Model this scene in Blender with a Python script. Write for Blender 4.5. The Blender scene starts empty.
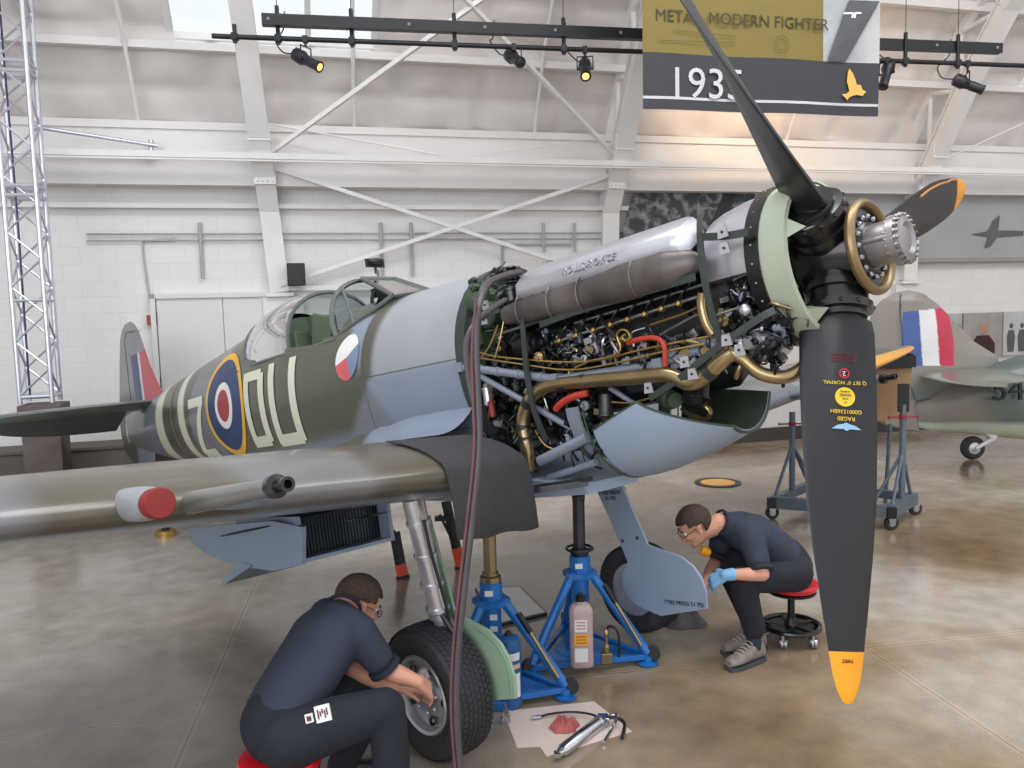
import bpy, math, random
from mathutils import Vector, Matrix, noise
random.seed(7)
S = bpy.context.scene
COL = S.collection
PI = math.pi
V = Vector

# ------------------------------------------------------------------ camera
F_PX, CAM_H, C_PITCH, C_ROLL = 815.0, 2.077, -0.088, -0.027
cam = bpy.data.cameras.new('camera'); cam.sensor_width = 36; cam.lens = F_PX / 1024 * 36
cam.clip_start = .05; cam.clip_end = 200
camo = bpy.data.objects.new('camera', cam); COL.objects.link(camo)
RXc = Matrix.Rotation(C_PITCH, 3, 'X')
R0, F0, U0 = RXc @ V((1, 0, 0)), RXc @ V((0, 1, 0)), RXc @ V((0, 0, 1))
cr, sr = math.cos(C_ROLL), math.sin(C_ROLL)
CR, CU = R0 * cr + U0 * sr, U0 * cr - R0 * sr
camo.matrix_world = Matrix(((CR.x, CU.x, -F0.x, 0), (CR.y, CU.y, -F0.y, 0), (CR.z, CU.z, -F0.z, CAM_H), (0, 0, 0, 1)))
S.camera = camo
# ------------------------------------------------------------------ world, lights, exposure
w = bpy.data.worlds.new('daylight'); S.world = w; w.use_nodes = True
wn = w.node_tree; bgn = wn.nodes['Background']
bgn.inputs[0].default_value = (.93, .96, 1.0, 1); bgn.inputs[1].default_value = 1.02
def area(name, loc, target, sx, sy, power, col=(1, 1, 1)):
    l = bpy.data.lights.new(name, 'AREA'); l.shape = 'RECTANGLE'; l.size = sx; l.size_y = sy; l.energy = power; l.color = col
    o = bpy.data.objects.new(name, l); COL.objects.link(o); o.location = loc
    o.rotation_euler = (V(target) - V(loc)).to_track_quat('-Z', 'Y').to_euler(); return o
area('skylight_lamp', (-2.5, 5.0, 9.5), (-1.5, 6.0, 0), 9, 3, 540, (.97, .98, 1))
area('skylight_lamp', (5.0, 3.5, 9.5), (4.0, 6.5, 0), 8, 3, 390, (1, .97, .93))
area('hangar_door_light', (-4.0, -5.0, 4.5), (0, 6, 1.5), 9, 5, 400, (.95, .98, 1))
area('truss_floodlight', (3.7, 10.8, 4.75), (3.9, 12.2, 5.0), 2.2, .3, 17, (1, .66, .34))
S.view_settings.view_transform = 'Standard'; S.view_settings.look = 'None'
S.view_settings.exposure = 0.2; S.view_settings.gamma = 1.0; S.view_settings.use_curve_mapping = False

# ------------------------------------------------------------------ frames
HUB = V((1.275, 3.189, 2.263))
RP = Matrix.Rotation(math.radians(-47.1), 3, 'Z') @ Matrix.Rotation(-math.radians(9.84), 3, 'Y')
def fp(x, y, z): return HUB + RP @ V((x, y, z))          # aeroplane frame -> world
WN, WD, W0 = V((.2516, -.9678, 0)), V((.9678, .2516, 0)), V((0, 11.41, 0))
def W(s, t, z): return W0 + WD * s + WN * t + V((0, 0, z))  # hall frame: s along the back wall, t out of it
def ray(u, v):
    a, b = u - 512, v - 384
    u0, v0 = cr * a + sr * b, -sr * a + cr * b
    return RXc @ V((u0 / F_PX, 1, -v0 / F_PX))
EYE = V((0, 0, CAM_H))
def wd(u, v, Y):                                          # survey point at depth Y
    return EYE + ray(u, v) * Y
def pf(u, v, y):                                          # survey point on a lengthwise plane of the aeroplane
    o = RP.transposed() @ (EYE - HUB); d = RP.transposed() @ ray(u, v)
    return o + d * ((y - o.y) / d.y)

# ------------------------------------------------------------------ materials
def srgb(r, g, b):
    def f(c):
        c /= 255.0
        return c / 12.92 if c <= .04045 else ((c + .055) / 1.055) ** 2.4
    return (f(r), f(g), f(b))
MATS = {}
def mat(name, rgb, rough=.5, metal=0.0, var=.08, scale=6.0, bump=0.0, bscale=40.0, coat=0.0, attr=None, alpha=1.0, trans=0.0, emit=0.0, spec=.5, ior=1.45, rvar=0.0):
    if name in MATS: return MATS[name]
    m = bpy.data.materials.new(name); m.use_nodes = True
    nt = m.node_tree; N = nt.nodes; L = nt.links; b = N['Principled BSDF']
    c = srgb(*rgb); b.inputs['Base Color'].default_value = (*c, 1)
    b.inputs['Roughness'].default_value = rough; b.inputs['Metallic'].default_value = metal
    b.inputs['Specular IOR Level'].default_value = spec; b.inputs['IOR'].default_value = ior
    b.inputs['Coat Weight'].default_value = coat; b.inputs['Coat Roughness'].default_value = .12
    b.inputs['Alpha'].default_value = alpha; b.inputs['Transmission Weight'].default_value = trans
    if emit: b.inputs['Emission Color'].default_value = (*c, 1); b.inputs['Emission Strength'].default_value = emit
    tc = N.new('ShaderNodeTexCoord')
    nz = N.new('ShaderNodeTexNoise'); nz.inputs['Scale'].default_value = scale; nz.inputs['Detail'].default_value = 6
    L.new(tc.outputs['Object'], nz.inputs['Vector'])
    mr = N.new('ShaderNodeMapRange'); mr.inputs['From Min'].default_value = .3; mr.inputs['From Max'].default_value = .7
    mr.inputs['To Min'].default_value = 1 - var; mr.inputs['To Max'].default_value = 1 + var
    L.new(nz.outputs['Fac'], mr.inputs['Value'])
    vm = N.new('ShaderNodeVectorMath'); vm.operation = 'SCALE'
    if attr:
        at = N.new('ShaderNodeAttribute'); at.attribute_name = attr; L.new(at.outputs['Color'], vm.inputs[0])
    else:
        vm.inputs[0].default_value = c
    L.new(mr.outputs[0], vm.inputs['Scale']); L.new(vm.outputs[0], b.inputs['Base Color'])
    if rvar:
        m2 = N.new('ShaderNodeMapRange'); m2.inputs['To Min'].default_value = rough - rvar; m2.inputs['To Max'].default_value = rough + rvar
        L.new(nz.outputs['Fac'], m2.inputs['Value']); L.new(m2.outputs[0], b.inputs['Roughness'])
    if bump:
        n2 = N.new('ShaderNodeTexNoise'); n2.inputs['Scale'].default_value = bscale; n2.inputs['Detail'].default_value = 4
        L.new(tc.outputs['Object'], n2.inputs['Vector'])
        bp = N.new('ShaderNodeBump'); bp.inputs['Strength'].default_value = bump; bp.inputs['Distance'].default_value = .01
        L.new(n2.outputs['Fac'], bp.inputs['Height']); L.new(bp.outputs[0], b.inputs['Normal'])
    MATS[name] = m; return m

paint = mat('aircraft_paint', (120, 120, 120), .33, 0, .05, 3, .04, 5, attr='Col', coat=.35, rvar=.06)
cream = mat('cream_lettering', (214, 216, 196), .4, var=.03)
blackp = mat('black_paint', (16, 17, 19), .28, coat=.4, var=.1)
bladem = mat('blade_black', (28, 29, 32), .42, var=.1, scale=30, bump=.03, bscale=200, coat=.1)
steel = mat('bare_steel', (175, 178, 184), .28, .9, .06)
chrome = mat('polished_metal', (200, 202, 208), .12, 1, .03)
silver = mat('silver_casting', (205, 205, 212), .3, .75, .05, 8)
dsteel = mat('dark_steel', (70, 72, 76), .4, .8, .2, 20)
exh = mat('exhaust_shroud', (104, 97, 96), .42, .6, .35, 5, .12, 14)
brass = mat('brass_pipe', (160, 140, 104), .26, .85, .12, 9)
brassb = mat('bright_brass', (178, 146, 84), .38, .8, .08)
engb = mat('engine_black', (18, 19, 23), .3, .2, .3, 25, .1, 60)
engg = mat('zinc_green', (62, 78, 60), .5, 0, .12, 8)
ringg = mat('pale_green_primer', (168, 177, 158), .4, 0, .03)
straps = mat('cowl_frame_green', (58, 66, 62), .45, .2, .12, 15)
greyt = mat('grey_tube_paint', (128, 136, 150), .35, .1, .06)
redp = mat('red_plastic', (178, 62, 48), .4, 0, .06)
blue = mat('jack_blue', (30, 108, 184), .32, 0, .08, 8, coat=.3)
blueg = mat('underside_grey_blue', (146, 163, 184), .38, 0, .04, 4, coat=.3)
rubber = mat('tyre_rubber', (52, 52, 56), .75, 0, .15, 12, .2, 60)
whitep = mat('white_paint', (225, 224, 222), .5, 0, .03)
alu = mat('truss_aluminium', (208, 210, 220), .3, .8, .05)
yel = mat('yellow_paint', (232, 160, 28), .4, 0, .05)
redd = mat('cap_red', (128, 38, 38), .55, 0, .08)
text_y = mat('yellow_lettering', (225, 190, 50), .5, 0, .02)
text_r = mat('red_lettering', (110, 22, 30), .5, 0, .02)
text_k = mat('black_lettering', (30, 32, 36), .5, 0, .02)
navy = mat('navy_shirt_cloth', (48, 54, 70), .85, 0, .08, 12, .9, 9)
trous = mat('black_trouser_cloth', (32, 35, 45), .85, 0, .12, 12, 1.0, 11)
skin = mat('skin', (205, 150, 128), .5, 0, .07, 20, .05, 80)
hairb = mat('brown_hair', (70, 54, 46), .8, 0, .3, 60, .6, 160)
redseat = mat('red_vinyl', (200, 20, 38), .3, 0, .04, coat=.3)
blkpl = mat('black_plastic', (28, 28, 31), .4, 0, .1)
wood = mat('brown_board', (150, 118, 84), .6, 0, .12, 4)
hosem = mat('hose_rubber', (72, 66, 72), .42, 0, .15, 14)
hosered = mat('hose_dark_red', (96, 58, 64), .45, 0, .15, 14)
trest = mat('trestle_grey', (98, 112, 124), .4, .2, .08)
orange = mat('orange_foot', (225, 82, 52), .45, 0, .05)

def glass(name, col=(235, 240, 245), alpha=.22, rough=.03):
    if name in MATS: return MATS[name]
    m = bpy.data.materials.new(name); m.use_nodes = True; nt = m.node_tree; N = nt.nodes; L = nt.links
    for n in list(N): N.remove(n)
    out = N.new('ShaderNodeOutputMaterial'); mx = N.new('ShaderNodeMixShader'); tr = N.new('ShaderNodeBsdfTransparent'); gl = N.new('ShaderNodeBsdfGlossy')
    fr = N.new('ShaderNodeFresnel'); fr.inputs[0].default_value = 1.6
    ma = N.new('ShaderNodeMath'); ma.operation = 'ADD'; ma.inputs[1].default_value = alpha * .5
    L.new(fr.outputs[0], ma.inputs[0]); L.new(ma.outputs[0], mx.inputs[0])
    tr.inputs[0].default_value = (*srgb(*col), 1); gl.inputs['Roughness'].default_value = rough; gl.inputs['Color'].default_value = (.9, .9, .9, 1)
    L.new(tr.outputs[0], mx.inputs[1]); L.new(gl.outputs[0], mx.inputs[2]); L.new(mx.outputs[0], out.inputs[0])
    MATS[name] = m; return m
plex = glass('canopy_glass', (205, 212, 214), .10)

# ------------------------------------------------------------------ mesh builder
def basis(d):
    d = V(d).normalized(); a = V((0, 0, 1)) if abs(d.z) < .9 else V((1, 0, 0))
    u = d.cross(a).normalized(); return u, d.cross(u).normalized()
class MB:
    def __init__(s): s.v = []; s.f = []; s.m = []; s.c = []; s.col = (1, 1, 1); s.T = None
    def add(s, vs, fs, m=0, cols=None):
        b = len(s.v)
        for i, p in enumerate(vs):
            p = V(p)
            if s.T is not None: p = s.T @ p
            s.v.append(p); s.c.append(cols[i] if cols else s.col)
        for f in fs: s.f.append([b + i for i in f]); s.m.append(m)
        return s
    def box(s, c, d, m=0, R=None):
        c = V(c); hx, hy, hz = d[0] / 2, d[1] / 2, d[2] / 2
        pts = [V((x, y, z)) for x in (-hx, hx) for y in (-hy, hy) for z in (-hz, hz)]
        if R is not None: pts = [R @ p for p in pts]
        return s.add([c + p for p in pts], [(0, 1, 3, 2), (4, 6, 7, 5), (0, 4, 5, 1), (2, 3, 7, 6), (0, 2, 6, 4), (1, 5, 7, 3)], m)
    def beam(s, a, b, wd_, hd, m=0, up=(0, 0, 1)):
        a, b = V(a), V(b); d = (b - a).normalized(); u = d.cross(V(up))
        if u.length < 1e-4: u = d.cross(V((1, 0, 0)))
        u.normalize(); v = u.cross(d)
        q = [(-1, -1), (1, -1), (1, 1), (-1, 1)]
        vs = [p + u * (i * wd_ / 2) + v * (j * hd / 2) for p in (a, b) for i, j in q]
        return s.add(vs, [(3, 2, 1, 0), (4, 5, 6, 7), (0, 1, 5, 4), (1, 2, 6, 5), (2, 3, 7, 6), (3, 0, 4, 7)], m)
    def ring(s, c, u, v, ru, rv, n): return [c + u * (ru * math.cos(2 * PI * i / n)) + v * (rv * math.sin(2 * PI * i / n)) for i in range(n)]
    def loft(s, rings, m=0, cap=True, closed=True, cols=None):
        n = len(rings[0]); vs = [p for r in rings for p in r]; fs = []
        for k in range(len(rings) - 1):
            for i in range(n if closed else n - 1):
                j = (i + 1) % n; fs.append((k * n + i, k * n + j, (k + 1) * n + j, (k + 1) * n + i))
        if cap and closed: fs.append(tuple(range(n))[::-1]); fs.append(tuple((len(rings) - 1) * n + i for i in range(n)))
        return s.add(vs, fs, m, cols)
    def bar(s, a, b, r0, r1=None, m=0, n=12, cap=True):
        a, b = V(a), V(b); u, v = basis(b - a); r1 = r0 if r1 is None else r1
        return s.loft([s.ring(a, u, v, r0, r0, n), s.ring(b, u, v, r1, r1, n)], m, cap)
    def tube(s, pts, r, m=0, n=8, sm=4):
        P = smooth(pts, sm) if sm else [V(p) for p in pts]; k = len(P); rings = []; u = None
        for i, p in enumerate(P):
            d = (P[min(i + 1, k - 1)] - P[max(i - 1, 0)])
            if d.length < 1e-6: continue
            d.normalize()
            if u is None: u, _ = basis(d)
            u = (u - d * u.dot(d)).normalized(); v = d.cross(u)
            rr = r if not isinstance(r, (list, tuple)) else lerp_list(r, i / max(1, k - 1))
            rings.append(s.ring(p, u, v, rr, rr, n))
        return s.loft(rings, m)
    def lathe(s, o, ax, prof, m=0, n=32, cap=True):
        o = V(o); ax = V(ax).normalized(); u, v = basis(ax)
        return s.loft([s.ring(o + ax * h, u, v, max(r, 1e-4), max(r, 1e-4), n) for r, h in prof], m, cap)
    def ball(s, c, r, m=0, n=12, R=None):
        c = V(c); r = (r, r, r) if not isinstance(r, (list, tuple)) else r; rings = []
        for k in range(n // 2 + 1):
            t = -PI / 2 + PI * k / (n // 2); ct = max(math.cos(t), 1e-3)
            ps = [V((r[0] * ct * math.cos(2 * PI * i / n), r[1] * ct * math.sin(2 * PI * i / n), r[2] * math.sin(t))) for i in range(n)]
            if R is not None: ps = [R @ p for p in ps]
            rings.append([c + p for p in ps])
        return s.loft(rings, m)
    def prism(s, pts, d, m=0):   # polygon (3d points) extruded by vector d
        n = len(pts); d = V(d); vs = [V(p) for p in pts] + [V(p) + d for p in pts]
        return s.add(vs, [tuple(range(n))[::-1], tuple(range(n, 2 * n))] + [(i, (i + 1) % n, n + (i + 1) % n, n + i) for i in range(n)], m)
    def text(s, txt, M4, size, m=0, thick=.001, align='CENTER'):
        cu = bpy.data.curves.new('t', 'FONT'); cu.body = txt; cu.size = size; cu.extrude = thick; cu.align_x = align; cu.align_y = 'CENTER'
        cu.resolution_u = 3
        o = bpy.data.objects.new('t', cu); me = bpy.data.meshes.new_from_object(o)
        s.add([M4 @ v.co for v in me.vertices], [tuple(p.vertices) for p in me.polygons], m)
        bpy.data.objects.remove(o); bpy.data.curves.remove(cu); bpy.data.meshes.remove(me); return s
    def build(s, name, mats, parent=None, smooth_=True, angle=35, bevel=0, local=None, merge=False):
        me = bpy.data.meshes.new(name); me.from_pydata([tuple(p) for p in s.v], [], s.f)
        mats = mats if isinstance(mats, (list, tuple)) else [mats]
        for q in mats: me.materials.append(q)
        me.polygons.foreach_set('material_index', s.m)
        ca = me.color_attributes.new('Col', 'FLOAT_COLOR', 'POINT')
        ca.data.foreach_set('color', [x for c in s.c for x in (*c, 1.0)])
        me.validate(); me.update()
        if smooth_:
            me.shade_smooth(); me.set_sharp_from_angle(angle=math.radians(angle))
        o = bpy.data.objects.new(name, me); COL.objects.link(o)
        if bevel:
            b = o.modifiers.new('bevel', 'BEVEL'); b.width = bevel; b.segments = 2; b.limit_method = 'ANGLE'
        if parent is not None:
            o.parent = parent
            if local is not None: o.location = local
        return o
def lerp_list(a, t):
    x = t * (len(a) - 1); i = min(int(x), len(a) - 2); return a[i] + (a[i + 1] - a[i]) * (x - i)
def smooth(pts, k=4):
    P = [V(p) for p in pts]
    if len(P) < 3: return P
    out = []
    for i in range(len(P) - 1):
        p0, p1, p2, p3 = P[max(i - 1, 0)], P[i], P[i + 1], P[min(i + 2, len(P) - 1)]
        for j in range(k):
            t = j / k
            out.append(.5 * ((2 * p1) + (p2 - p0) * t + (2 * p0 - 5 * p1 + 4 * p2 - p3) * t * t + (3 * p1 - p0 - 3 * p2 + p3) * t ** 3))
    return out + [P[-1]]
def M4(loc, x, y):
    x = V(x).normalized(); y = V(y); y = (y - x * y.dot(x)).normalized(); z = x.cross(y); loc = V(loc)
    return Matrix(((x.x, y.x, z.x, loc.x), (x.y, y.y, z.y, loc.y), (x.z, y.z, z.z, loc.z), (0, 0, 0, 1)))
def tag(o, label=None, cat=None, group=None, kind=None):
    if label: o['label'] = label
    if cat: o['category'] = cat
    if group: o['group'] = group
    if kind: o['kind'] = kind
    return o
def thing(name, label, cat, loc=(0, 0, 0), group=None, R=None):
    o = bpy.data.objects.new(name, None); COL.objects.link(o); o.empty_display_size = .1
    M = Matrix.Translation(V(loc))
    if R is not None: M = M @ R.to_4x4()
    o.matrix_world = M
    return tag(o, label, cat, group)
def part(mb, name, mats, th, **k):
    """mesh authored in world coordinates, child of a thing"""
    top = th
    while top.parent is not None: top = top.parent
    Mi = top.matrix_world.inverted() if top.type == 'EMPTY' else Matrix.Identity(4)
    mb.v = [Mi @ p for p in mb.v]
    return mb.build(name, mats, th, **k)
def struct(mb, name, mats, label=None, **k):
    o = mb.build(name, mats, None, **k); o['kind'] = 'structure'
    if label: o['label'] = label
    return o

exec_sections = True
# =================================================================== THE HALL
def floor_mat():
    m = bpy.data.materials.new('polished_concrete'); m.use_nodes = True; nt = m.node_tree; N = nt.nodes; L = nt.links; b = N['Principled BSDF']
    g = N.new('ShaderNodeNewGeometry')
    def noise_(sc, det=8, dist=0.0):
        n = N.new('ShaderNodeTexNoise'); n.inputs['Scale'].default_value = sc; n.inputs['Detail'].default_value = det; n.inputs['Distortion'].default_value = dist
        L.new(g.outputs['Position'], n.inputs['Vector']); return n
    n1 = noise_(.55, 9, .6); n2 = noise_(5.0, 8); n3 = noise_(60, 3)
    cr1 = N.new('ShaderNodeValToRGB'); e = cr1.color_ramp.elements
    e[0].position = .34; e[0].color = (*srgb(122, 101, 78), 1); e[1].position = .62; e[1].color = (*srgb(172, 163, 152), 1)
    x = e.new(.48); x.color = (*srgb(148, 130, 108), 1)
    # greyer to the left of the hall, browner to the right
    L.new(n1.outputs['Fac'], cr1.inputs[0])
    sx = N.new('ShaderNodeSeparateXYZ'); L.new(g.outputs['Position'], sx.inputs[0])
    mrx = N.new('ShaderNodeMapRange'); mrx.inputs['From Min'].default_value = -2.4; mrx.inputs['From Max'].default_value = .4
    mrx.inputs['To Min'].default_value = .75; mrx.inputs['To Max'].default_value = .0
    L.new(sx.outputs['X'], mrx.inputs[0])
    mixg = N.new('ShaderNodeMix'); mixg.data_type = 'RGBA'; L.new(mrx.outputs[0], mixg.inputs[0]); L.new(cr1.outputs[0], mixg.inputs[6]); mixg.inputs[7].default_value = (*srgb(150, 147, 142), 1)
    mr = N.new('ShaderNodeMapRange'); mr.inputs['From Min'].default_value = .3; mr.inputs['From Max'].default_value = .7; mr.inputs['To Min'].default_value = .82; mr.inputs['To Max'].default_value = 1.16
    L.new(n2.outputs['Fac'], mr.inputs[0])
    vm = N.new('ShaderNodeVectorMath'); vm.operation = 'SCALE'; L.new(mixg.outputs[2], vm.inputs[0]); L.new(mr.outputs[0], vm.inputs['Scale'])
    mr3 = N.new('ShaderNodeMapRange'); mr3.inputs['To Min'].default_value = .82; mr3.inputs['To Max'].default_value = 1.16; L.new(n3.outputs['Fac'], mr3.inputs[0])
    vm3 = N.new('ShaderNodeVectorMath'); vm3.operation = 'SCALE'; L.new(vm.outputs[0], vm3.inputs[0]); L.new(mr3.outputs[0], vm3.inputs['Scale'])
    def joint(vec, off, period):
        d = N.new('ShaderNodeVectorMath'); d.operation = 'DOT_PRODUCT'; d.inputs[1].default_value = vec; L.new(g.outputs['Position'], d.inputs[0])
        a = N.new('ShaderNodeMath'); a.operation = 'ADD'; a.inputs[1].default_value = -off; L.new(d.outputs['Value'], a.inputs[0])
        p = N.new('ShaderNodeMath'); p.operation = 'PINGPONG'; p.inputs[1].default_value = period / 2; L.new(a.outputs[0], p.inputs[0])
        return p
    j1 = joint((.986, .165, 0), -1.0, 3.85); j2 = joint((.165, -.986, 0), -4.35, 3.2)
    mn = N.new('ShaderNodeMath'); mn.operation = 'MINIMUM'; L.new(j1.outputs[0], mn.inputs[0]); L.new(j2.outputs[0], mn.inputs[1])
    jr = N.new('ShaderNodeValToRGB'); je = jr.color_ramp.elements; je[0].position = 0; je[0].color = (.5, .5, .5, 1); je[1].position = .006; je[1].color = (1.22, 1.2, 1.18, 1)
    y = je.new(.018); y.color = (1.18, 1.16, 1.14, 1); z = je.new(.024); z.color = (1, 1, 1, 1)
    L.new(mn.outputs[0], jr.inputs[0])
    mm = N.new('ShaderNodeVectorMath'); mm.operation = 'MULTIPLY'; L.new(vm3.outputs[0], mm.inputs[0]); L.new(jr.outputs[0], mm.inputs[1])
    # cracks
    vo = N.new('ShaderNodeTexVoronoi'); vo.feature = 'DISTANCE_TO_EDGE'; vo.inputs['Scale'].default_value = .45
    dn = noise_(1.5, 6); mv = N.new('ShaderNodeMix'); mv.data_type = 'RGBA'; mv.inputs[0].default_value = .3; L.new(g.outputs['Position'], mv.inputs[6]); L.new(dn.outputs['Color'], mv.inputs[7]); L.new(mv.outputs[2], vo.inputs['Vector'])
    cm = N.new('ShaderNodeMapRange'); cm.inputs['From Max'].default_value = .006; cm.inputs['To Min'].default_value = 1.0; L.new(vo.outputs['Distance'], cm.inputs[0])
    m5 = N.new('ShaderNodeVectorMath'); m5.operation = 'SCALE'; L.new(mm.outputs[0], m5.inputs[0]); L.new(cm.outputs[0], m5.inputs['Scale'])
    L.new(m5.outputs[0], b.inputs['Base Color'])
    rr = N.new('ShaderNodeMapRange'); rr.inputs['To Min'].default_value = .07; rr.inputs['To Max'].default_value = .26; L.new(n2.outputs['Fac'], rr.inputs[0]); L.new(rr.outputs[0], b.inputs['Roughness'])
    bp = N.new('ShaderNodeBump'); bp.inputs['Strength'].default_value = .06; bp.inputs['Distance'].default_value = .01; L.new(n2.outputs['Fac'], bp.inputs['Height']); L.new(bp.outputs[0], b.inputs['Normal'])
    return m
mb = MB(); mb.add([W(-14, -.6, 0), W(18, -.6, 0), W(18, 16, 0), W(-14, 16, 0)], [(3, 2, 1, 0)]); struct(mb, 'floor', floor_mat(), smooth_=False)

def block_mat():
    m = bpy.data.materials.new('painted_block'); m.use_nodes = True; nt = m.node_tree; N = nt.nodes; L = nt.links; b = N['Principled BSDF']
    tc = N.new('ShaderNodeTexCoord'); mp = N.new('ShaderNodeMapping'); L.new(tc.outputs['UV'], mp.inputs[0])
    br = N.new('ShaderNodeTexBrick'); L.new(mp.outputs[0], br.inputs['Vector']); br.inputs['Scale'].default_value = 1
    br.inputs['Brick Width'].default_value = .4; br.inputs['Row Height'].default_value = .2; br.inputs['Mortar Size'].default_value = .005; br.inputs['Mortar Smooth'].default_value = .6
    br.inputs['Color1'].default_value = (*srgb(226, 224, 223), 1); br.inputs['Color2'].default_value = (*srgb(223, 221, 220), 1); br.inputs['Mortar'].default_value = (*srgb(213, 211, 210), 1)
    L.new(br.outputs[0], b.inputs['Base Color']); b.inputs['Roughness'].default_value = .6
    bp = N.new('ShaderNodeBump'); bp.inputs['Strength'].default_value = .2; bp.inputs['Distance'].default_value = .004; bp.invert = True; L.new(br.outputs['Fac'], bp.inputs['Height']); L.new(bp.outputs[0], b.inputs['Normal'])
    return m
def uvplane(name, corners, uv, m):
    me = bpy.data.meshes.new(name); me.from_pydata([tuple(c) for c in corners], [], [(0, 1, 2, 3)]); l = me.uv_layers.new(name='UV')
    for i in range(4): l.data[i].uv = uv[i]
    me.materials.append(m); o = bpy.data.objects.new(name, me); COL.objects.link(o); o['kind'] = 'structure'; return o
uvplane('wall_back', [W(-14, 0, 0), W(18, 0, 0), W(18, 0, 3.75), W(-14, 0, 3.75)], [(0, 0), (32, 0), (32, 3.75), (0, 3.75)], block_mat())
wallp = mat('upper_wall_panel', (226, 223, 222), .6, 0, .03, 2)
greysh = mat('soffit_grey', (150, 149, 147), .7, 0, .05, 2)
mb = MB()
mb.add([W(-14, .32, 3.72), W(18, .32, 3.72), W(18, .32, 4.38), W(-14, .32, 4.38), W(-14, 0, 3.72), W(18, 0, 3.72), W(-14, 0, 4.38), W(18, 0, 4.38)], [(0, 1, 2, 3), (4, 5, 1, 0), (3, 2, 7, 6)]); struct(mb, 'trim_1', wallp, 'pale panel band along the top of the wall', smooth_=False)
mb = MB(); mb.beam(W(-14, .06, 3.5), W(18, .06, 3.5), .12, .06); struct(mb, 'trim_2', wallp, 'ledge along the block wall')
mb = MB(); mb.beam(W(-14, .03, .1), W(18, .03, .1), .05, .2); struct(mb, 'baseboard_back', mat('dark_baseboard', (70, 66, 64), .5))
# left wall far out, dim
mb = MB(); mb.add([W(-14, 0, 0), W(-14, 16, 0), W(-14, 16, 8), W(-14, 0, 8)], [(0, 1, 2, 3)]); struct(mb, 'wall_left', wallp, smooth_=False)
mb = MB(); mb.add([W(18, 0, 0), W(18, 16, 0), W(18, 16, 8), W(18, 0, 8)], [(3, 2, 1, 0)]); struct(mb, 'wall_right', wallp, smooth_=False)

# vaulted roof: quilted insulation following the ribs
RO = [(-.1, 4.36), (.02, 4.61), (.62, 5.48), (1.15, 6.14), (2.1, 6.96), (3.5, 7.8), (5.5, 8.55)]
def roof_pt(k):
    x = k * (len(RO) - 1); i = min(int(x), len(RO) - 2); a, b = RO[i], RO[i + 1]; q = x - i; return (a[0] + (b[0] - a[0]) * q, a[1] + (b[1] - a[1]) * q)
quilt = mat('insulation_quilt', (222, 216, 214), .5, 0, .05, 1.5, .6, 2.2)
mb = MB(); NS, NK = 320, 100; vs = []; fs = []
SKY = [(-4.15, -1.8), (1.75, 3.9), (8.0, 10.4)]     # skylight openings along s
for i in range(NS + 1):
    s_ = -14 + 32 * i / NS
    for k in range(NK + 1):
        t_, z_ = roof_pt(k / NK)
        a = abs(math.sin(PI * (s_ + .4) / 1.1)); bb = abs(math.sin(PI * (k / NK) * 9))
        d = .09 * (a * bb) ** .4 + .05 * noise.noise(V((s_ * 3.0, k * .13, 0)))
        vs.append(W(s_, t_ + d * .8, z_ - d * .6))
kz = lambda z: z
for i in range(NS):
    s_ = -14 + 32 * (i + .5) / NS
    for k in range(NK):
        t_, z_ = roof_pt((k + .5) / NK)
        if 5.36 < z_ < 7.3 and any(a < s_ < b for a, b in SKY): continue
        fs.append((i * (NK + 1) + k, (i + 1) * (NK + 1) + k, (i + 1) * (NK + 1) + k + 1, i * (NK + 1) + k + 1))
mb.add(vs, fs); struct(mb, 'ceiling', quilt, angle=70)
# purlins running along the hall
mb = MB()
for (t_, z_, h_) in [(.30, 4.42, .09), (.64, 5.25, .09), (1.35, 6.12, .12), (2.35, 6.86, .12)]:
    mb.beam(W(-14, t_, z_), W(18, t_, z_), .1, h_)
struct(mb, 'trim_3', wallp, 'purlins under the roof quilt')
# skylights : translucent panes with mullions
pane = glass('skylight_glass', (245, 248, 250), .06, .1)
for n, (a, b) in enumerate(SKY):
    mb = MB(); fr = MB()
    z0, z1 = 5.36, 7.3
    def tz(z):
        for i in range(len(RO) - 1):
            if RO[i][1] <= z <= RO[i + 1][1]:
                q = (z - RO[i][1]) / (RO[i + 1][1] - RO[i][1]); return RO[i][0] + q * (RO[i + 1][0] - RO[i][0])
    mb.add([W(a, tz(z0) - .1, z0), W(b, tz(z0) - .1, z0), W(b, tz(z1) - .1, z1), W(a, tz(z1) - .1, z1)], [(0, 1, 2, 3)])
    for z in (z0 + .03, 6.5, z1): fr.beam(W(a, tz(z) + .02, z), W(b, tz(z) + .02, z), .08, .08)
    for s_ in [a, a + (b - a) / 3, a + 2 * (b - a) / 3, b]: fr.beam(W(s_, tz(z0), z0), W(s_, tz(z1) - .06, z1), .07, .06)
    o = struct(fr, 'window_%d' % (n + 1), whitep); p = mb.build('window_pane', pane, o, smooth_=False); 

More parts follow.
